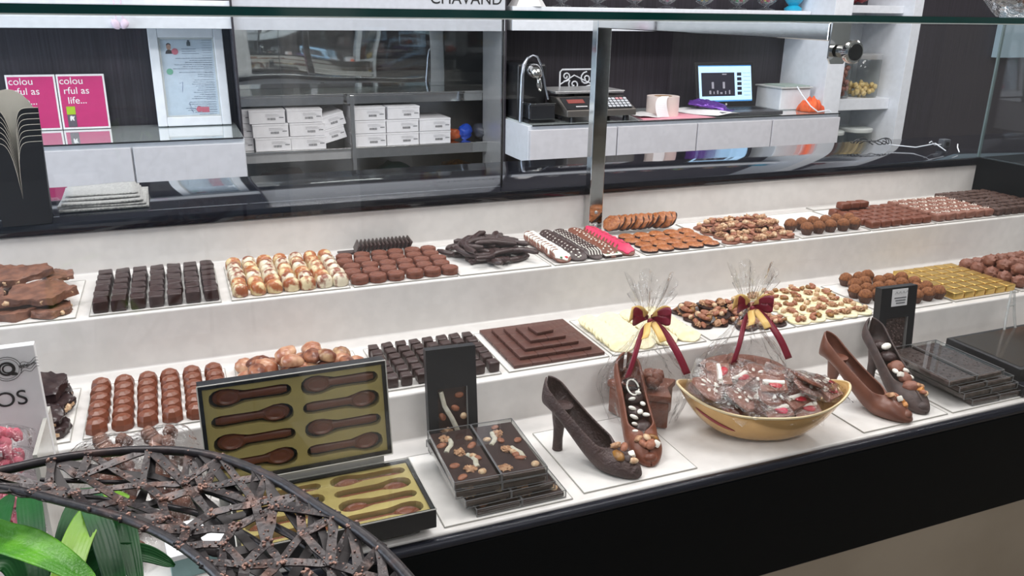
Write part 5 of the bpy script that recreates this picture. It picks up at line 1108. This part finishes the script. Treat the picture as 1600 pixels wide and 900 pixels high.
def cello_bag(loc, rz, label, star):
    e = empty('ribboned_bag', loc, (0, 0, rz), label, 'gift bag')
    if star:
        pts = []
        for i in range(10):
            a = PI / 2 + i * PI / 5; r = 0.062 if i % 2 == 0 else 0.040; pts.append((r * math.cos(a), r * math.sin(a)))
        MB().prism(pts, 0.002, 0.052).build('chocolate_box', MILK, e, smooth=30, bevel=0.003)
        MB().prism([(x * 1.08, y * 1.08) for x, y in pts], 0.0525, 0.066).build('chocolate_lid', MILK, e, smooth=30, bevel=0.003)
    else:
        MB().lathe([(0.040, 0.0), (0.052, 0.03), (0.066, 0.062), (0.072, 0.070), (0.066, 0.073), (0.05, 0.076), (0, 0.079)], 32, TR(s=(1.12, 0.85, 1))).build('chocolate_basket', MILK, e, smooth=50)
    c = MB()
    for k in range(9): c.blob((J(0.030), J(0.026), 0.074 + random.random() * 0.012), (0.014, 0.012, 0.010), (J(1), J(1), J(1)), 0.3, 3, k)
    tag(c.build('chocolates', [MILK], e, smooth=60), kind='stuff')
    prof = [(0.058, 0.001), (0.066, 0.02), (0.076, 0.055), (0.074, 0.080), (0.054, 0.108), (0.034, 0.138), (0.015, 0.170), (0.0075, 0.188), (0.010, 0.200), (0.022, 0.222), (0.032, 0.240), (0.040, 0.258)]
    def fn(u, v):
        t = v * (len(prof) - 1); i = min(int(t), len(prof) - 2); k = t - i
        r = lerp(prof[i][0], prof[i + 1][0], k); z = lerp(prof[i][1], prof[i + 1][1], k); a = u * 2 * PI
        am = 0.05 if z < 0.1 else (0.13 if z < 0.19 else 0.20)
        r *= 1 + am * math.cos(11 * a + 1.3 * math.sin(3 * a)) + 0.05 * noise.noise(Vector((math.cos(a) * 2, math.sin(a) * 2, z * 25)))
        z2_ = z + (0.016 * math.sin(5 * a) * max(0, (z - 0.2) / 0.06))
        return (r * math.cos(a) * (1.08 if z < 0.13 else 1), r * math.sin(a) * (0.82 if z < 0.13 else 1), z2_)
    MB().grid(fn, 132, 40, closed_u=True).build('cellophane_wrap', CELLO, e, smooth=70)
    bow(e, 0.192, -0.004)
    return e
cello_bag((0.728, 1.138, BZ + 0.0006), -0.35, 'cellophane bag with red bow holding a chocolate box behind the shoes', True)
cello_bag((0.935, 1.128, BZ + 0.0006), -0.30, 'cellophane bag with red bow holding a chocolate basket, behind the gold bowl', False)

# ---------------------------------------------------------------- gold boat bowl with sachets
gb = empty('gold_bowl', (0.893, 1.018, BZ + 0.0005), (0, 0, -0.36), 'boat-shaped gold bowl heaped with wrapped sachets in front of the ribboned bag', 'bowl')
BA, BB = 0.150, 0.072
def bw(u, v, off=0.0):
    a = u * 2 * PI; t = v
    rx = lerp(0.038, BA, t ** 0.55) - off; ry = lerp(0.026, BB, t ** 0.55) - off
    c_, s_ = math.cos(a), math.sin(a)
    rim = 0.062 + 0.030 * abs(c_) ** 2.5
    return (rx * math.copysign(abs(c_) ** 0.9, c_), ry * math.copysign(abs(s_) ** 1.15, s_), 0.001 + off * 0.6 + rim * t ** 1.35)
bo = MB().grid(lambda u, v: bw(u, v), 72, 16, closed_u=True)
bo.add([bw(i / 72, 0) for i in range(72)], [list(range(72))])
b_o = bo.build('bowl_body', BOWLG, gb, smooth=60); md = b_o.modifiers.new('solid', 'SOLIDIFY'); md.thickness = 0.0028; md.offset = -1
MB().tube([bw(i / 72, 1.0) for i in range(72)], 0.0022, 6, closed=True).build('rim', mat('cream_rim', (226, 206, 166), 0.3), gb, smooth=60)
def ribp(u, v):
    a = 3.62 + 0.62 * u; t = 0.78 - 0.25 * u + 0.10 * (v - 0.5) * math.sin(u * PI) ** 0.5; p = Vector(bw(a / (2 * PI), t)); d = Vector((p.x, p.y * 2, -0.02)).normalized(); return p + d * 0.0008
RIB = MB().grid(ribp, 18, 4)
RIB.build('red_brush_mark', mat('dark_red_gloss', (140, 22, 36), 0.3), gb, solid=0.0006)
SACH = thin_glass('sachet_film', (0.995, 0.995, 0.998), 1.5, 0.07, 0.8, 45, 1.4)
def sachet(seed):
    e = empty('wrapped_sachet'); random.seed(seed)
    cols = [(MILKL, DARK, WI), (MILK, WI, RED), (MILKL, WI, PINKI)][seed % 3]
    c = MB()
    c.lathe([(0.027, 0), (0.029, 0.002), (0.027, 0.006), (0, 0.007)], 14, TR((-0.016, 0.006, 0.003), (0.1, 0.1, 0)), lambda a, z: 1 + 0.12 * math.cos(3 * a + seed))
    c.box((0.020, -0.006, 0.008), (0.044, 0.040, 0.007), (0.1, -0.1, 0.4))
    c.build('chocolate_piece', cols[0], e, smooth=40)
    c = MB(); 
    for k in range(6): c.blob((-0.012 + 0.013 * math.cos(k * 1.05), 0.006 + 0.013 * math.sin(k * 1.05), 0.0105), (0.0058, 0.0036, 0.0016), (0, 0, k), sub=1)
    c.tube([(0.004, -0.012, 0.012), (0.02, -0.008, 0.0125), (0.038, 0.0, 0.0118)], 0.0046, 6)
    c.build('white_icing', WI, e, smooth=60)
    MB().blob((0.026, -0.012, 0.0125), (0.0115, 0.0075, 0.0024), amp=0.2).build('coloured_icing', cols[2] if cols[2] != WI else RED, e, smooth=60)
    def fn(u, v, sgn):
        x = 0.104 * (u - 0.5); y = 0.080 * (v - 0.5); k = (max(0, math.sin(u * PI)) * max(0, math.sin(v * PI))) ** 0.4
        z = 0.008 + sgn * 0.0095 * k + 0.0028 * noise.noise(Vector((u * 7 + seed, v * 6, sgn))) + 0.004 * math.sin(u * 5 + seed) * (1 - k)
        return (x, y, z)
    f = MB().grid(lambda u, v: fn(u, v, 1), 22, 18).grid(lambda u, v: fn(u, v, -1), 22, 18)
    f.build('clear_film', SACH, e, smooth=50)
    return e
ks = Kind(*[sachet(s) for s in range(3)]); random.seed(88)
k = 0
c0, s0 = math.cos(-0.36), math.sin(-0.36)
for (u, v, dz, rx, ry) in ((-0.090, 0, 0.062, 0.1, -0.35), (-0.045, -0.018, 0.058, 0.3, -0.1), (0.0, -0.022, 0.056, 0.35, 0.0), (0.048, -0.018, 0.058, 0.3, 0.1), (0.090, 0.0, 0.062, 0.1, 0.35), (-0.05, 0.02, 0.070, -0.1, -0.1), (0.0, 0.022, 0.072, -0.1, 0), (0.05, 0.02, 0.070, -0.1, 0.1),
        (-0.078, -0.006, 0.080, 0.25, -0.25), (-0.028, -0.014, 0.078, 0.35, -0.05), (0.024, -0.014, 0.078, 0.35, 0.05), (0.074, -0.006, 0.078, 0.25, 0.25), (-0.05, 0.018, 0.092, 0.15, -0.1), (0.0, 0.012, 0.096, 0.25, 0.0), (0.048, 0.016, 0.090, 0.15, 0.12)):
    dz += 0.9 * max(0, abs(u) - 0.06) + (0.012 if k < 8 else 0.003); u *= 1.0 if k < 8 else 1.18; v *= 0.8 if k < 8 else 1.1; x = 0.893 + u * c0 - v * s0; y = 1.018 + u * s0 + v * c0
    ks.put((x, y, BZ + dz - 0.010), (rx + J(0.08), ry + J(0.08), J(0.9)), 'clear sachet of iced chocolate pieces heaped in the gold bowl' + (', lower layer' if k < 8 else ', upper layer'), 'sachet', 'wrapped sachets in the gold bowl', i=k % 3); k += 1

# ---------------------------------------------------------------- left end of the base shelf
cs_ = empty('standing_sign', (-0.318, 1.150, BZ + 0.0006), (0, 0, 0.03), 'white standing card sign with a round Q postmark logo at the left edge', 'sign')
MB().bb(-0.12, 0.114, 0, 0.014, 0, 0.272).build('card', WPAP, cs_, bevel=0.001)
lt = MB(); R0 = TR((0.079, -0.001, 0.243), (PI / 2, 0, 0))
lt.shell([(0.0165, 0), (0.0171, 0), (0.0171, 0.0004), (0.0165, 0.0004), (0.0165, 0)], 36, R0); lt.shell([(0.0138, 0), (0.0142, 0), (0.0142, 0.0004), (0.0138, 0.0004), (0.0138, 0)], 36, R0)
lt.shell([(0.0072, 0), (0.0098, 0), (0.0098, 0.0004), (0.0072, 0.0004), (0.0072, 0)], 30, R0); lt.blob((0.085, -0.001, 0.2355), (0.006, 0.0004, 0.0026), (0, 0.3, 0))
for i in range(4): lt.tube([(0.094 + t * 0.022, -0.001, 0.247 - i * 0.0042 + 0.0022 * math.sin(t * 9)+ t * 0.006) for t in [q / 12 for q in range(13)]], 0.0003, 4)
lt.build('postmark_logo', INK, cs_)
text('Q', 0.018, 'lettering', INK, cs_, (0.0727, -0.0012, 0.2368)); text('Belgium', 0.0062, 'lettering', INK, cs_, (0.0935, -0.0012, 0.2415), rot=(PI / 2, -0.2, 0)); text('OS', 0.030, 'lettering', INK, cs_, (0.058, -0.0012, 0.190))
PKC = mat('pink_sweet', (206, 84, 110), 0.5, col2=(226, 128, 144), scale=60)
def pbag(seed):
    e = empty('pink_sweet_bag'); random.seed(seed)
    c = MB()
    for k in range(22): c.blob((J(0.030), J(0.02), 0.010 + random.random() * 0.014), (0.0105, 0.007, 0.006), (J(2), J(2), J(2)), 0.5, 3, seed=k, sub=2)
    c.build('pink_sweets', PKC, e, smooth=60)
    MB().grid(lambda u, v: (0.092 * (u - 0.5), 0.066 * (v - 0.5), 0.004 + 0.034 * (math.sin(u * PI) * math.sin(v * PI)) ** 0.45 + 0.004 * noise.noise(Vector((u * 6, v * 5, seed)))), 24, 18).build('clear_film', SACH, e, smooth=50)
    return e
kp = Kind(pbag(1), pbag(2)); random.seed(5)
for i in range(6):
    kp.put((-0.258 + J(0.004), 1.085 + J(0.004), BZ + 0.001 + i * 0.0315), (0.3, 0, J(0.25)), f'clear bag of pink sweets in the pile before the white sign, {("lowest", "second", "third", "fourth", "fifth", "topmost")[i]}', 'bag of sweets', 'bags of pink sweets', s=1.0)
pdv = MB().bb(-0.2095, -0.2045, 1.05, 1.19, BZ + 0.0006, 0.865); tag(pdv.build('clear_divider', ACRYE), 'thin pale upright divider right of the white sign', 'divider')
def bbag(seed):
    e = empty('brown_sweet_bag'); random.seed(seed)
    c = MB()
    for k in range(10): c.blob((J(0.024), J(0.02), 0.012 + random.random() * 0.014), (0.013, 0.011, 0.009), (J(2), J(2), J(2)), 0.3, seed=k, sub=2)
    c.build('chocolates', MILKL if seed % 2 else BARKM, e, smooth=60)
    MB().grid(lambda u, v: (0.105 * (u - 0.5), 0.075 * (v - 0.5), 0.003 + 0.036 * (math.sin(u * PI) * math.sin(v * PI)) ** 0.5 + 0.006 * noise.noise(Vector((u * 6, v * 5, seed)))), 26, 20).build('clear_film', SACH, e, smooth=50)
    return e
kw = Kind(bbag(1), bbag(2)); random.seed(6)
for k, (x, y, z, r) in enumerate(((-0.135, 1.10, 0.0, 0.3), (-0.055, 1.09, 0.0, -0.3), (-0.12, 1.02, 0.0, 0.9), (-0.130, 1.105, 0.034, 0.2), (-0.060, 1.100, 0.034, -0.2), (-0.128, 1.110, 0.068, 0.5), (-0.066, 1.110, 0.068, -0.1), (-0.070, 1.115, 0.102, 0.3), (-0.133, 1.115, 0.102, 0.1))):
    kw.put((x, y, BZ + 0.001 + z), (0.15, 0, r), ('clear film bag of brown chocolates behind the basket, ' + ('left pile' if x < -0.1 else 'right pile')), 'bag of sweets', 'bags of brown chocolates behind the basket')
tb = empty('pale_gift_box', (-0.02, 1.00, BZ + 0.0006), (0, 0, 0.1), 'pale teal and white gift box on the base shelf seen through the basket', 'box')
MB().bb(-0.05, 0.02, -0.035, 0.035, 0, 0.03).build('box_body', mat('teal_card', (128, 160, 160), 0.5), tb, bevel=0.001); MB().bb(-0.052, 0.022, -0.037, 0.037, 0.0302, 0.038).build('lid', WPAP, tb, bevel=0.001)

# ---------------------------------------------------------------- foreground: stand, plant, lattice basket
random.seed(99)
st = empty('side_table', (-0.05, 0.42, 0), label='dark side table before the counter carrying plant and lattice basket', cat='table')
MB().bb(-0.26, 0.22, -0.22, 0.30, 0.70, 0.72).build('tabletop', BLACKP, st, bevel=0.003)
for fx in (-0.24, 0.20):
    for fy in (-0.20, 0.28): MB().bb(fx - 0.012, fx + 0.012, fy - 0.012, fy + 0.012, 0, 0.6995).build('leg', BLACKP, st)
IRON = mat('bronzed_iron', (50, 45, 46), 0.36, metal=0.4, col2=(104, 74, 62), scale=70, mixlo=0.52, mixhi=0.80, bump=0.5, bscale=160, spec=0.6)
IROND = mat('dark_iron_rod', (40, 37, 40), 0.4, metal=0.4, col2=(76, 58, 54), scale=40, mixlo=0.55, mixhi=0.75, bump=0.3, bscale=120)
bk = empty('lattice_basket', (0.0, 0.50, 0.7205), label='bronzed iron lattice basket with riveted strips in the foreground', cat='basket')
BO = Vector((0.0, 0.50, 0.7205))
PA = [(-0.215, 0.600), (-0.178, 0.610), (-0.144, 0.612), (-0.099, 0.616), (-0.046, 0.606), (-0.002, 0.581), (0.035, 0.536), (0.062, 0.485), (0.084, 0.442), (0.099, 0.392), (0.108, 0.33), (0.105, 0.27)]
PB = [(-0.215, 0.590), (-0.178, 0.600), (-0.140, 0.587), (-0.097, 0.552), (-0.057, 0.515), (-0.030, 0.481), (-0.009, 0.443), (0.002, 0.413), (0.012, 0.385), (0.020, 0.35), (0.028, 0.31), (0.03, 0.27)]
def cr(P, t):
    t = max(0, min(0.9999, t)) * (len(P) - 1); i = int(t); k = t - i
    p0, p1, p2, p3 = [Vector(P[max(0, min(len(P) - 1, i + d))]) for d in (-1, 0, 1, 2)]
    return 0.5 * ((2 * p1) + (p2 - p0) * k + (2 * p0 - 5 * p1 + 4 * p2 - p3) * k * k + (3 * p1 - p0 - 3 * p2 + p3) * k ** 3)
ZR = 1.08
def srf(u, v, dip=0.010):
    a, b2 = cr(PA, u), cr(PB, u); p = a.lerp(b2, v); wdt = (a - b2).length
    return Vector((p.x, p.y, ZR - dip * math.sin(PI * v) * min(1, wdt / 0.08))) - BO
ra = [srf(i / 70, 0) for i in range(71)]; rb = [srf(i / 70, 1) for i in range(71)]
MB().tube(ra, 0.0036, 10).build('rim_rod', IROND, bk, smooth=60)
MB().tube(rb, 0.0030, 10).build('rim_rod', IROND, bk, smooth=60)
MB().tube([srf(i / 60, 0.45, 0.022) + Vector((0.004, 0, 0)) for i in range(8, 61)], 0.0024, 8).tube([srf(i / 60, 0.25, 0.020) for i in range(14, 61)], 0.0018, 8).build('inner_rod', IROND, bk, smooth=60)
def strip(mb, a, b2, w_, th, nrm):
    d = b2 - a
    if d.length < 1e-4: return
    d.normalize(); s = d.cross(nrm); s.normalize(); n_ = s.cross(d)
    nseg = 4; L = (b2 - a).length; rows = []
    for i in range(nseg + 1):
        p = a + d * (L * i / nseg) + n_ * (0.0006 * math.sin(i * 2.1 + L * 300)); ww = w_ * (1 + 0.12 * math.sin(i * 3 + L * 500))
        rows.append([p + s * ww / 2 + n_ * th / 2, p - s * ww / 2 + n_ * th / 2, p - s * ww / 2 - n_ * th / 2, p + s * ww / 2 - n_ * th / 2])
    vs = [q for r in rows for q in r]; fs = [(i * 4 + k, i * 4 + (k + 1) % 4, (i + 1) * 4 + (k + 1) % 4, (i + 1) * 4 + k) for i in range(nseg) for k in range(4)] + [(0, 1, 2, 3), (nseg * 4 + 3, nseg * 4 + 2, nseg * 4 + 1, nseg * 4)]
    mb.add(vs, fs)
def lattice(name, dip, dens, w_, m, seed, rivets=True):
    random.seed(seed); mb = MB(); rv = MB(); nodes = {}
    NU = dens
    for i in range(NU + 1):
        u = i / NU; wdt = (cr(PA, u) - cr(PB, u)).length; nv = max(1, round(wdt / 0.026))
        for j in range(nv + 1):
            v = j / nv; uu = u + (J(0.30) / NU if 0 < i < NU else 0); vv = v + (J(0.22) / nv if 0 < j < nv else 0)
            nodes[(i, j)] = (srf(min(1, max(0, uu)), vv, dip), nv)
    up = Vector((0.1, -0.35, 0.93)).normalized()
    lift = 0
    for (i, j), (p, nv) in nodes.items():
        cand = []
        if (i + 1, 0) in nodes:
            nv2 = nodes[(i + 1, 0)][1]
            for jj in {min(nv2, max(0, round(j / nv * nv2 + d))) for d in (-1, 0, 1)}:
                if not (j in (0, nv) and jj in (0, nv2) and (j == 0) == (jj == 0) and nv > 1): cand.append((i + 1, jj))
        if (i, j + 1) in nodes: cand.append((i, j + 1))
        random.shuffle(cand)
        for c in cand[:2]:
            q = nodes[c][0]; lift = 0.0007 * random.choice((-1, 0, 1, 2)); e_ = (q - p).normalized() * 0.003 if (q - p).length > 0 else Vector()
            strip(mb, p - e_ + up * lift, q + e_ + up * lift, w_ * (0.85 + random.random() * 0.35), 0.0012, up)
            if rivets:
                n_ = int((q - p).length / 0.004)
                for k in range(n_ + 1):
                    if random.random() < 0.6: r_ = p.lerp(q, (k + 0.5) / (n_ + 1)) + up * (lift + 0.0008) + Vector((J(0.0018), J(0.0018), 0)); rv.blob(r_, 0.00085, sub=1)
        if rivets:
            for k in range(7): rv.blob(p + up * 0.0014 + Vector((J(0.0034), J(0.0034), J(0.0010))), (0.0012 + random.random() * 0.0014, 0.0013, 0.0012), (J(1), J(1), J(1)), 0.4, seed=k, sub=1)
    mb.build(name, m, bk)
    if rivets: rv.build('welded_rivets', mat('copper_weld', (104, 84, 80), 0.35, metal=0.5, col2=(150, 118, 106), scale=90), bk, smooth=60)
lattice('lattice_wall', 0.010, 17, 0.0054, IRON, 4)
lattice('inner_lattice', 0.020, 11, 0.0058, mat('dark_iron_strip', (40, 36, 37), 0.5, metal=0.3), 9, False)
# end tip and long leg that reach the table
MB().tube([Vector((0.03, 0.27, ZR)) - BO, Vector((0.03, 0.27, 0.95)) - BO, Vector((0.02, 0.28, 0.7215)) - BO], 0.0036, 8).tube([Vector((0.105, 0.27, ZR)) - BO, Vector((0.105, 0.27, 0.95)) - BO, Vector((0.10, 0.28, 0.7215)) - BO], 0.0036, 8).build('stand_rod', IROND, bk, smooth=60)

pt = empty('potted_plant', (-0.16, 0.50, 0.7206), label='green long-leaved plant in a dark pot beneath the lattice basket', cat='plant')
PO = Vector(pt.location)
MB().shell([(0.045, 0), (0.060, 0.10), (0.066, 0.13), (0.060, 0.13), (0.052, 0.09), (0.0, 0.085)], 32).build('pot', mat('dark_ceramic_pot', (40, 42, 44), 0.4), pt, smooth=50)
LB = mat('bright_leaf', (104, 178, 44), 0.38, col2=(70, 140, 30), scale=10, stretch=(4, 4, 4), bump=0.3, bscale=120, spec=0.5)
LD = mat('dark_leaf', (28, 84, 38), 0.42, col2=(18, 58, 28), scale=14, bump=0.15, bscale=120, spec=0.25)
LO = mat('olive_leaf', (92, 142, 34), 0.4, col2=(120, 164, 50), scale=14, bump=0.3, bscale=120)
def leaf(path, w_, m, droop=0.0, face=(0, -0.55, 0.83)):
    P = [Vector(p) for p in path]; nf = Vector(face).normalized()
    def at(t):
        t = max(0, min(0.9999, t)) * (len(P) - 1); i = int(t); k = t - i
        p0, p1, p2, p3 = [P[max(0, min(len(P) - 1, i + d))] for d in (-1, 0, 1, 2)]
        return 0.5 * ((2 * p1) + (p2 - p0) * k + (2 * p0 - 5 * p1 + 4 * p2 - p3) * k * k + (3 * p1 - p0 - 3 * p2 + p3) * k ** 3)
    def fn(u, v):
        c = at(u); d = (at(min(1, u + 0.02)) - at(max(0, u - 0.02))).normalized(); s = d.cross(nf).normalized(); n_ = s.cross(d)
        ww = w_ * min(1, (0.12 + 1.0 * (math.sin(min(1, u * 1.0 + 0.02) * PI) ** 0.55))); x = 2 * v - 1
        return c + s * x * ww / 2 + n_ * (0.10 * ww * abs(x) + 0.00018 * math.cos(x * 22)) - PO
    MB().grid(fn, 40, 21).build('leaf', m, pt, smooth=60, solid=0.0004)
leaf([(-0.165, 0.50, 0.83), (-0.19, 0.56, 0.96), (-0.175, 0.60, 1.035), (-0.140, 0.575, 1.045), (-0.110, 0.548, 1.042), (-0.082, 0.522, 1.030)], 0.026, LB, face=(0.1, -0.3, 0.9))
leaf([(-0.155, 0.51, 0.83), (-0.135, 0.54, 0.92), (-0.115, 0.590, 0.985), (-0.101, 0.640, 1.005), (-0.084, 0.680, 1.000), (-0.074, 0.70, 0.99)], 0.022, LO)
leaf([(-0.160, 0.52, 0.83), (-0.135, 0.57, 0.95), (-0.137, 0.630, 1.000), (-0.146, 0.69, 1.010), (-0.152, 0.73, 1.00)], 0.019, LD)
leaf([(-0.170, 0.53, 0.83), (-0.172, 0.60, 0.97), (-0.166, 0.66, 1.005), (-0.165, 0.72, 1.00)], 0.019, LD)
leaf([(-0.150, 0.52, 0.83), (-0.12, 0.62, 0.98), (-0.103, 0.672, 1.010), (-0.090, 0.635, 1.005), (-0.080, 0.590, 0.985), (-0.074, 0.55, 0.955)], 0.019, LD)
leaf([(-0.145, 0.53, 0.83), (-0.10, 0.64, 0.96), (-0.082, 0.675, 0.985), (-0.072, 0.635, 0.98), (-0.065, 0.585, 0.96)], 0.018, LD)
leaf([(-0.150, 0.50, 0.83), (-0.12, 0.60, 0.95), (-0.10, 0.632, 0.975), (-0.066, 0.632, 0.975), (-0.04, 0.625, 0.96)], 0.017, LD)
leaf([(-0.165, 0.50, 0.83), (-0.178, 0.565, 0.96), (-0.168, 0.605, 1.000), (-0.150, 0.61, 1.005), (-0.140, 0.59, 0.985)], 0.019, LD)
leaf([(-0.13, 0.50, 0.83), (-0.03, 0.52, 0.95), (-0.005, 0.55, 0.985), (0.0, 0.60, 0.99)], 0.012, LD)
for K_ in [v for v in list(globals().values()) if isinstance(v, Kind)]: K_.clean()
